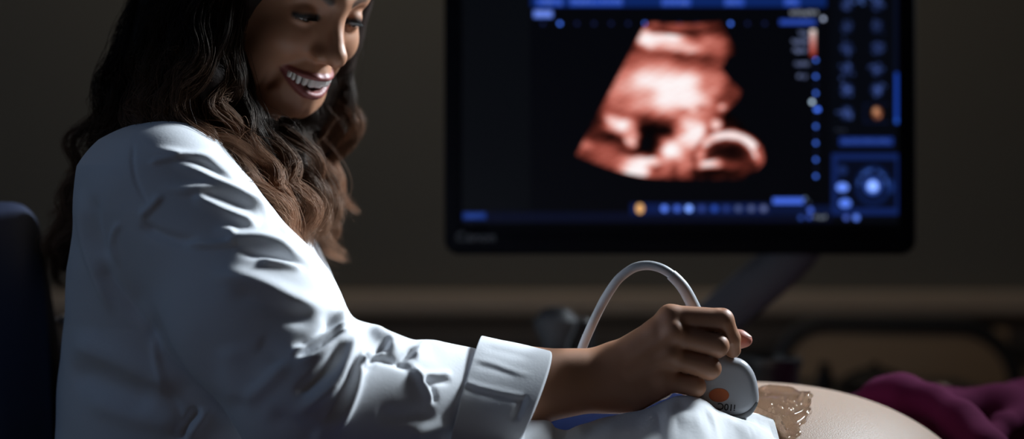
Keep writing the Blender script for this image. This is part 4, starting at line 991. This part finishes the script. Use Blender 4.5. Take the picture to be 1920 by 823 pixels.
# ================================================================== patient, lying on the couch
U = V(0.55, 0.835, 0) / math.hypot(.55, .835); Nn = V(-U[1], U[0], 0); C0 = V(0.239, 1.74, 0)
def pt(a, b, z): return C0 + a * U + b * Nn + V(0, 0, z)
RP = np.stack([U, Nn, V(0, 0, 1)], 1)
def belly(p):
    q = (p - pt(0, 0, 0.895).astype(np.float32)) @ RP.astype(np.float32) / np.array([0.265, 0.245, 0.187], np.float32)
    k = (np.abs(q) ** 2.25).sum(1) ** (1 / 2.25); return ((k - 1) * 0.187 * 0.85).astype(np.float32)
def lower(p, o=0.0):
    d = ell(p, pt(-0.17, 0, 0.88), (0.17 + o, 0.18 + o, 0.105 + o), RP)
    for s in (-1, 1):
        d = smin(d, chain(p, [pt(-0.22, 0.10 * s, 0.905), pt(-0.62, 0.115 * s, 0.90), pt(-1.0, 0.12 * s, 0.865)], [0.085 + o, 0.062 + o, 0.043 + o], 0.02), 0.05)
    return d
def upper(p, o=0.0):
    d = ell(p, pt(0.36, 0, 0.915), (0.20 + o, 0.175 + o, 0.108 + o), RP)
    d = smin(d, chain(p, [pt(0.47, -0.15, 0.895), pt(0.47, 0.15, 0.895)], [0.068 + o, 0.068 + o]), 0.04)
    for s in (-1, 1): d = smin(d, ell(p, pt(0.34, 0.075 * s, 0.965 - 0.02 * s), (0.07 + o, 0.07 + o, 0.055 + o), RP), 0.04)
    return d
def pbody(p):
    d = belly(p); d = smin(d, upper(p), 0.06); d = smin(d, lower(p), 0.03)
    d = smin(d, rcone(p, pt(0.50, 0, 0.90), pt(0.57, 0, 0.905), 0.055, 0.052), 0.03)
    d = smin(d, ell(p, pt(0.64, 0, 0.915), (0.112, 0.075, 0.095), RP), 0.02)
    d = smin(d, ell(p, pt(0.595, 0, 0.965), (0.06, 0.05, 0.045), RP), 0.03)
    d = smin(d, rcone(p, pt(0.615, 0, 1.005), pt(0.588, 0, 1.024), 0.010, 0.012), 0.012)
    for s in (-1, 1):
        d = smax(d, -sph(p, pt(0.63, 0.03 * s, 1.022), 0.013), 0.012)
        d = smin(d, chain(p, [pt(0.46, 0.19 * s, 0.885), pt(0.18, 0.235 * s, 0.865), pt(-0.05, 0.248 * s, 0.850)], [0.050, 0.040, 0.028], 0.015), 0.02)
        d = smin(d, ell(p, pt(-0.11, 0.248 * s, 0.845), (0.055, 0.038, 0.016), RP), 0.015)
        for j in range(4): d = smin(d, rcone(p, pt(-0.14, (0.248 + 0.018 * (j - 1.5)) * s, 0.845), pt(-0.205 + 0.006 * abs(j - 1.4), (0.248 + 0.022 * (j - 1.5)) * s, 0.838), 0.009, 0.0075), 0.003)
        d = smin(d, rcone(p, pt(-0.08, 0.220 * s, 0.850), pt(-0.13, 0.190 * s, 0.842), 0.011, 0.0085), 0.006)
        d = smin(d, chain(p, [pt(-1.0, 0.12 * s, 0.865), pt(-1.04, 0.12 * s, 0.86), pt(-1.06, 0.125 * s, 0.98)], [0.042, 0.035, 0.026], 0.02), 0.02)
    return smax(d, 0.812 - p[:, 2], 0.01)
bl, bh = (-0.62, 0.62, 0.78), (0.95, 2.45, 1.12)
pos, quads = polygonise(pbody, bl, bh, 0.0062)
m_pskin = mat('belly_skin', (0.50, 0.36, 0.28), 0.45)
bb = m_pskin.node_tree.nodes['Principled BSDF']; bb.inputs['Specular IOR Level'].default_value = 0.25; bb.inputs['Subsurface Weight'].default_value = 0.12; bb.inputs['Subsurface Scale'].default_value = 0.25; bb.inputs['Subsurface Radius'].default_value = (.012, .004, .002)
noise_bump(m_pskin, 700, 0.0008, 0.6, 6)
patient = mesh_obj('person', pos, quads, m_pskin, loc=pt(0, 0, 0.80))
tag(patient, 'person lying down with a bare rounded belly and a bunched maroon shirt', 'person')
def shirt_sdf(p):
    q = (p - C0.astype(np.float32)) @ RP.astype(np.float32)
    d = upper(p, 0.012)
    for s in (-1, 1): d = smin(d, chain(p, [pt(0.46, 0.19 * s, 0.885), pt(0.26, 0.25 * s, 0.868)], [0.064, 0.056], 0.015), 0.03)
    d = smax(d, 0.215 + 0.5 * np.maximum(q[:, 1], 0) - q[:, 0], 0.02)
    hem = [P(1560, 800, 1.96), P(1610, 775, 1.92), P(1650, 752, 1.89), P(1692, 743, 1.87), P(1748, 754, 1.85), P(1800, 790, 1.81), P(1850, 845, 1.77), P(1880, 930, 1.74)]
    d = smin(d, chain(p, hem, [0.014, 0.018, 0.0185, 0.0185, 0.0175, 0.020, 0.022, 0.022], 0.01), 0.05)
    d = smin(d, chain(p, [P(1692, 752, 1.90), P(1770, 768, 1.93), P(1845, 780, 1.95), P(1905, 760, 1.97)], [0.018, 0.016, 0.015, 0.018], 0.01), 0.05)
    d = smin(d, chain(p, [P(1900, 772, 1.93), P(1965, 776, 1.95), P(2050, 800, 2.0)], [0.022, 0.032, 0.030], 0.01), 0.05)
    d = smin(d, chain(p, [P(1830, 850, 1.80), P(1880, 800, 1.86), P(1950, 790, 1.90)], [0.012, 0.012, 0.014], 0.01), 0.04)
    return d
pos, quads = polygonise(shirt_sdf, bl, bh, 0.0042); nrm = normals(shirt_sdf, pos, 0.004)
pos = pos + nrm * (0.0050 * np.abs(sinnoise(pos * V(1, .8, 1.1), 46, 12)) + 0.002 * sinnoise(pos, 90, 13))[:, None]
m_mar = mat('maroon_jersey', (0.095, 0.008, 0.045), 0.9); noise_bump(m_mar, 500, 0.0006, 0.4); m_mar.node_tree.nodes['Principled BSDF'].inputs['Specular IOR Level'].default_value = 0.1
mesh_obj('shirt', pos, quads, m_mar, patient)
def trous_sdf(p):
    q = (p - C0.astype(np.float32)) @ RP.astype(np.float32)
    d = smin(lower(p, 0.010), belly(p) - 0.008, 0.04)
    d = smin(d, ell(p, P(1110, 700, 1.74) * V(1, 1, 0) + V(0, 0, 0.950), (0.13, 0.10, 0.104)), 0.04)
    return smax(d, q[:, 0] + 0.105 - 0.25 * q[:, 1] * (q[:, 1] > 0) - 0.9 * q[:, 1] * (q[:, 1] <= 0), 0.008)
pos, quads = polygonise(trous_sdf, bl, bh, 0.0055); nrm = normals(trous_sdf, pos, 0.004)
pos = pos + nrm * (0.002 * sinnoise(pos, 60, 22))[:, None]
m_navy = mat('royal_blue_cloth', (0.003, 0.010, 0.055), 0.9, **{'Specular IOR Level': 0.1}); noise_bump(m_navy, 500, 0.0005, 0.4)
mesh_obj('trousers', pos, quads, m_navy, patient)
def phair(p):
    q = (p - C0.astype(np.float32)) @ RP.astype(np.float32)
    d = ell(p, pt(0.645, 0, 0.915), (0.125, 0.087, 0.104), RP); d = smin(d, ell(p, pt(0.70, 0, 0.868), (0.08, 0.13, 0.026), RP), 0.03)
    return smax(d, (q[:, 2] - 0.955) * 0.8 - (q[:, 0] - 0.66) * 0.9, 0.01)
pos, quads = polygonise(phair, (0.30, 2.0, 0.82), (0.95, 2.6, 1.06), 0.006); pos += normals(phair, pos, .004) * (0.002 * sinnoise(pos * V(.5, .5, 2), 200, 55))[:, None]
mesh_obj('hair', pos, quads, m_hair, patient)
# couch
m_vinyl = mat('blue_grey_vinyl', (0.05, 0.07, 0.12), 0.4); noise_bump(m_vinyl, 200, 0.0004, 0.3)
m_steel = mat('painted_steel', (0.45, 0.46, 0.48), 0.4, Metallic=0.4)
rz = math.atan2(U[1], U[0]); cc = pt(-0.19, 0, 0)
couch = thing('examination_couch', (cc[0], cc[1], 0), 'padded couch that the patient lies on', 'couch')
MB().box((cc[0], cc[1], 0.781), (1.86, 0.58, 0.060), rz=rz, bev=0.022).build('mattress', m_vinyl, couch)
MB().box((cc[0], cc[1], 0.735), (1.80, 0.54, 0.032), rz=rz, bev=0.01).build('frame', m_steel, couch)
for sa in (-1.0, 0.62):
    for sb in (-0.23, 0.23):
        q_ = pt(sa, sb, 0); MB().tube([q_ + V(0, 0, 0.0), q_ + V(0, 0, 0.72)], 0.022, 16).build('leg', m_steel, couch)
pl = pt(0.62, 0, 0.834)
pil = MB().box((pl[0], pl[1], pl[2]), (0.22, 0.40, 0.044), rz=rz, bev=0.021, seg=5).build('pillow', m_coat)
tag(pil, 'thin white pillow under the head of the lying person', 'pillow')

# white towel tucked over the waist, in front of the blue cloth
TE = [(950, 812, 1.53), (962, 799, 1.54), (980, 795, 1.545), (1026, 793, 1.55), (1040, 807, 1.55), (1062, 812, 1.55), (1085, 803, 1.55), (1110, 796, 1.555), (1150, 784, 1.56), (1195, 777, 1.562), (1228, 767, 1.565),
      (1246, 758, 1.565), (1268, 748, 1.567), (1300, 747, 1.568), (1325, 757, 1.568), (1343, 772, 1.568), (1372, 785, 1.568), (1400, 794, 1.560), (1425, 806, 1.555), (1444, 820, 1.55), (1458, 838, 1.545), (1468, 858, 1.54)]
tec = crom(TE, 7); top_ = np.array([P(a, b, d) for a, b, d in tec]); m_ = len(top_)
rows = []
prof = [(0.055, -0.035), (0.030, -0.010), (0.012, -0.001), (0.004, 0.0006), (0.0, 0.0), (-0.004, -0.0016), (-0.012, -0.005), (-0.022, -0.009), (-0.034, -0.014), (-0.048, -0.021), (-0.064, -0.030), (-0.082, -0.041), (-0.10, -0.054), (-0.12, -0.07), (-0.14, -0.09), (-0.16, -0.12), (-0.175, -0.16)]
xs_ = np.linspace(0, 1, m_)
for j, (dy, dz) in enumerate(prof):
    r = top_.copy(); r[:, 1] += dy; fade = np.clip(abs(dy) / 0.05, 0, 1)
    # creases fade into a smoother sheet nearer the camera
    k = int(1 + 16 * fade); ker = np.hanning(2 * k + 3); ker /= ker.sum(); pad = np.pad(r[:, 2], k + 1, mode='edge')
    r[:, 2] = np.convolve(pad, ker, 'valid')[:m_] + dz
    rows.append(r)
g = np.array(rows); gp = g.reshape(-1, 3)
from_crease = 0
g = gp + V(0, -0.35, 0.9) * (0.0022 * sinnoise(gp * V(1, 0.6, 1), 120, 31) + 0.0032 * np.abs(sinnoise(gp * V(1, .5, 1), 190, 32)))[:, None] * (np.repeat(np.clip(np.abs([p_[0] for p_ in prof]) / 0.01, 0.2, 1), m_))[:, None]
R_ = len(prof)
uvg = to_px(g)
hh = (ridge(uvg, [(1190, 800), (1250, 778), (1310, 786), (1345, 778)], 3e-3, 5, 9) + ridge(uvg, [(1170, 815), (1240, 800), (1300, 800), (1350, 782)], -2.5e-3, 6, 6) + ridge(uvg, [(1262, 755), (1300, 775), (1330, 790), (1340, 800)], -2.5e-3, 7, 7)
      + ridge(uvg, [(1345, 775), (1380, 800), (1420, 815)], 2.4e-3, 6, 6) + ridge(uvg, [(1060, 815), (1110, 805), (1170, 796)], 2.0e-3, 6, 8) + ridge(uvg, [(975, 800), (972, 812), (972, 826)], 4e-3, 6, 4) + ridge(uvg, [(985, 800), (982, 812), (982, 826)], -3e-3, 4, 6))
g[:, 2] += hh * 0.7; g[:, 1] -= hh * 0.7
def surf_top(xy, fn):
    z = np.full(len(xy), 1.13, np.float32)
    for _ in range(50):
        d = fn(np.column_stack([xy, z]).astype(np.float32)); z = np.maximum(z - np.clip(d, 0.0, 1) * 0.8, 0.80)
    return z
both = lambda p: np.minimum(pbody(p), trous_sdf(p))
zt_ = surf_top(g[:, :2].astype(np.float32), both); lift = np.clip((zt_ + 0.0035 - g[:, 2]), 0, 1)
g[:, 2] += lift; print('towel lift', lift.max())
fq = [(j * m_ + i, j * m_ + i + 1, (j + 1) * m_ + i + 1, (j + 1) * m_ + i) for j in range(R_ - 1) for i in range(m_ - 1)]
m_tow = mat('white_paper_towel', (0.84, 0.85, 0.87), 0.8); noise_bump(m_tow, 300, 0.0006, 0.4, 5)
oc_ = np.array([0.19, 1.52, 1.02])
tow = mesh_obj('paper_towel', g, fq, m_tow, loc=oc_)
md = tow.modifiers.new('thickness', 'SOLIDIFY'); md.thickness = 0.0016; md.offset = -1
md = tow.modifiers.new('smooth', 'SUBSURF'); md.levels = 1; md.render_levels = 1
tag(tow, 'crumpled white towel tucked over the waist below the probe', 'towel')

# ================================================================== gel
def bsurf(px, py):
    """first point of the belly along a direction from the viewpoint"""
    o = V(0, 0, CAMZ); dirv = P(px, py, 1.0) - o; t = 1.3
    for _ in range(60):
        d = float(pbody((o + dirv * t)[None].astype(np.float32))[0]); t += d * 0.8
        if abs(d) < 1e-5: break
    return o + dirv * t
outline = [(1395, 790), (1404, 768), (1420, 745), (1421, 728), (1450, 727), (1485, 730), (1510, 736), (1525, 740), (1518, 752), (1522, 770), (1512, 790), (1500, 800), (1503, 812), (1490, 823), (1470, 828), (1450, 822), (1430, 808), (1410, 798)]
oc2 = crom(outline + outline[:1], 4)[:-1]
def inpoly(u, v):
    return poly_sdf(np.stack([u, v], 1), oc2)
gu, gv = np.meshgrid(np.linspace(1388, 1534, 147), np.linspace(718, 834, 117)); fu, fv = gu.ravel(), gv.ravel()
sd_ = inpoly(fu, fv) + 1.6 * sinnoise(np.stack([fu, fv, fu * 0], 1), 0.35, 41) + 0.7 * sinnoise(np.stack([fu, fv, fu * 0], 1), 0.8, 43)
dirs = np.stack([(fu - 960) / FPX, np.ones_like(fu), -(fv - 411.5) / FPX], 1); tr_ = np.full(len(fu), 1.45)
for _ in range(70): tr_ += pbody((V(0, 0, CAMZ) + dirs * tr_[:, None]).astype(np.float32)) * 0.7
tr_ = np.clip(tr_, 1.4, 1.9); base = V(0, 0, CAMZ) + dirs * tr_[:, None]
nb2 = normals(pbody, base, 0.004)
uvg = np.stack([fu, fv], 1)
hg = 0.0003 + 0.0006 * np.exp(-((sd_ + 3.0) / 3.0) ** 2)
hg += ridge(uvg, [(1398, 762), (1420, 776), (1447, 789), (1475, 792), (1500, 783), (1516, 768), (1519, 752), (1505, 741)], 3.4e-3, 6, 2.6, 0.12)
hg += ridge(uvg, [(1498, 742), (1507, 748), (1512, 760)], 3.0e-3, 5, 5) + ridge(uvg, [(1436, 773), (1446, 778), (1452, 784)], 3.2e-3, 4, 4) + ridge(uvg, [(1455, 790), (1465, 800), (1472, 812), (1480, 822)], 3.2e-3, 3.5, 3.5)
hg += ridge(uvg, [(1420, 728), (1460, 731), (1500, 733)], 1.5e-3, 4, 4) + ridge(uvg, [(1520, 770), (1512, 788), (1500, 800)], 1.6e-3, 4, 3)
hg += 0.0001 * sinnoise(np.stack([fu, fv, fu * 0], 1), 0.4, 45)
for _ in range(26):
    bx_, by_ = rng.uniform(1425, 1505), rng.uniform(733, 775); hg += 0.0009 * np.exp(-((fu - bx_) ** 2 + (fv - by_) ** 2) / 2.2)
hg *= 2.0 * np.clip(-sd_ / 2.5, 0, 1)
topv = base + nb2 * (hg - 0.0002)[:, None]; keep = (sd_ < 1.0).reshape(gu.shape)
fq = []
W_ = gu.shape[1]
for j in range(gu.shape[0] - 1):
    for i in range(W_ - 1):
        if keep[j, i] and keep[j + 1, i] and keep[j, i + 1] and keep[j + 1, i + 1]: fq.append((j * W_ + i, (j + 1) * W_ + i, (j + 1) * W_ + i + 1, j * W_ + i + 1))
used = sorted({i for q_ in fq for i in q_}); mp = {o: n for n, o in enumerate(used)}
nU = len(used); tv = topv[used]; bv = (base - nb2 * 0.0012)[used]
fq = [tuple(mp[i] for i in q_) for q_ in fq]
edges = {}
for q_ in fq:
    for i in range(4):
        e = (q_[i], q_[(i + 1) % 4]); edges[e] = 1
side = [(b, a, a + nU, b + nU) for (a, b) in edges if (b, a) not in edges]
fall = fq + [tuple(i + nU for i in q_[::-1]) for q_ in fq] + side
m_gel = bpy.data.materials.new('clear_gel'); m_gel.use_nodes = True; gb = m_gel.node_tree.nodes['Principled BSDF']
gb.inputs['Base Color'].default_value = (0.80, 0.66, 0.53, 1); gb.inputs['Roughness'].default_value = 0.025; gb.inputs['Transmission Weight'].default_value = 1.0; gb.inputs['IOR'].default_value = 1.36
gel = mesh_obj('gel_smear', np.vstack([tv, bv]), fall, m_gel, loc=tv.mean(0))
tag(gel, 'clear wet gel smeared on the belly beside the probe', 'gel')

# ================================================================== seat and lower body of the sonographer
m_trs = mat('dark_trousers', (0.02, 0.022, 0.03), 0.85); m_shoe = mat('white_shoe_leather', (0.6, 0.6, 0.6), 0.5)
def leg_sdf(p):
    d = None
    for s in (-1, 1):
        e = chain(p, [V(-.31, 1.73 - .09 * s, .70), V(-.04, 1.62 - .13 * s, .632), V(-.06, 1.62 - .15 * s, .36), V(-.07, 1.62 - .15 * s, .10)], [.080, .054, .046, .038], 0.02)
        d = e if d is None else smin(d, e, 0.03)
    return smin(d, ell(p, (-.32, 1.73, .70), (.13, .17, .07)), 0.04)
pos, quads = polygonise(leg_sdf, (-.55, 1.30, .04), (.22, 2.0, .90), 0.008)
mesh_obj('trousers', pos, quads, m_trs, person)
for s in (-1, 1):
    sh = lambda p, s=s: smin(ell(p, (-0.01, 1.62 - .15 * s, 0.035), (.125, .042, .035)), rcone(p, (-.09, 1.62 - .15 * s, .05), (-.07, 1.62 - .15 * s, .10), .038, .036), 0.03)
    pos, quads = polygonise(sh, (-.12, 1.30, -.02), (.18, 1.85, .16), 0.008); pos[:, 2] = np.maximum(pos[:, 2], 0.0)
    mesh_obj('shoe', pos, quads, m_shoe, person)
m_navyv = mat('navy_upholstery', (0.007, 0.015, 0.048), 0.7); noise_bump(m_navyv, 260, 0.0004, 0.3)
chair = thing('office_chair', (-0.36, 1.76, 0), 'high navy chair with a rounded backrest behind the sonographer', 'chair')
# backrest: a rounded cushion leaning slightly, seen obliquely
def back_sdf(p):
    c = np.array([-0.514, 1.83, 1.075], np.float32); a = math.radians(14); t = math.radians(9)
    q = p - c; x = q[:, 0] * math.cos(a) + q[:, 1] * math.sin(a); y = -q[:, 0] * math.sin(a) + q[:, 1] * math.cos(a)
    z = q[:, 2]; x = x + np.tan(t) * z + 0.25 * y * y - 0.22 * np.maximum(z, 0) ** 2 * 0 
    r = 0.028; sy = np.abs(y) - (0.215 - r - 0.95 * np.maximum(z + 0.05, 0) ** 1.5); sz = np.abs(z) - (0.215 - r); sx = np.abs(x) - (0.034 - r * 0.9)
    k = 0.07
    yz = smax(sy, sz, 0.20)
    return (smax(yz, sx, 0.03) - r * 0.9).astype(np.float32)
pos, quads = polygonise(back_sdf, (-0.78, 1.50, 0.80), (-0.40, 2.20, 1.38), 0.006)
mesh_obj('backrest', pos, quads, m_navyv, chair)
MB().box((-0.36, 1.76, 0.597), (0.42, 0.44, 0.07), bev=0.03, seg=5).build('seat', m_navyv, chair)
m_chr = mat('chrome', (0.7, 0.7, 0.72), 0.2, Metallic=1.0)
MB().tube(crom([V(-0.50, 1.78, 0.575), V(-0.60, 1.80, 0.60), V(-0.62, 1.81, 0.72), V(-0.595, 1.82, 0.95)], 6), 0.014, 14).build('back_support', m_blk, chair)
MB().tube([V(-0.36, 1.76, 0.10), V(-0.36, 1.76, 0.58)], 0.025, 18).build('gas_column', m_chr, chair)
MB().tube([V(-0.36 + 0.19 * math.cos(t), 1.76 + 0.19 * math.sin(t), 0.30) for t in np.linspace(0, 2 * math.pi, 48, endpoint=False)], 0.010, 12, closed=True).build('foot_ring', m_chr, chair)
for k in range(5):
    a = 2 * math.pi * k / 5 + 0.3; e = V(-0.36 + 0.28 * math.cos(a), 1.76 + 0.28 * math.sin(a), 0.07)
    lg = MB().tube([V(-0.36, 1.76, 0.11), e], [0.022, 0.014], 12).build('leg', m_blk, chair)
    MB().tube([e + V(-0.01 * math.sin(a), 0.01 * math.cos(a), -0.042), e + V(0.01 * math.sin(a), -0.01 * math.cos(a), -0.042)], 0.028, 20).build('caster_wheel', m_blk, lg)
# small white button-like knob seen between chair and coat
kb = P(119, 599, 1.90)
m_knob = mat('white_glossy_plastic', (0.85, 0.86, 0.88), 0.2)
kn = MB(); v, f = uvs(kb, 1.0, seg=18, rings=12); kn.add([kb + (x - kb) * V(0.0045, 0.0045, 0.0062) for x in v], f); kn.tube([kb, kb + V(-0.012, 0.0, 0)], 0.0025, 10)
kn.build('adjustment_knob', m_knob, chair)
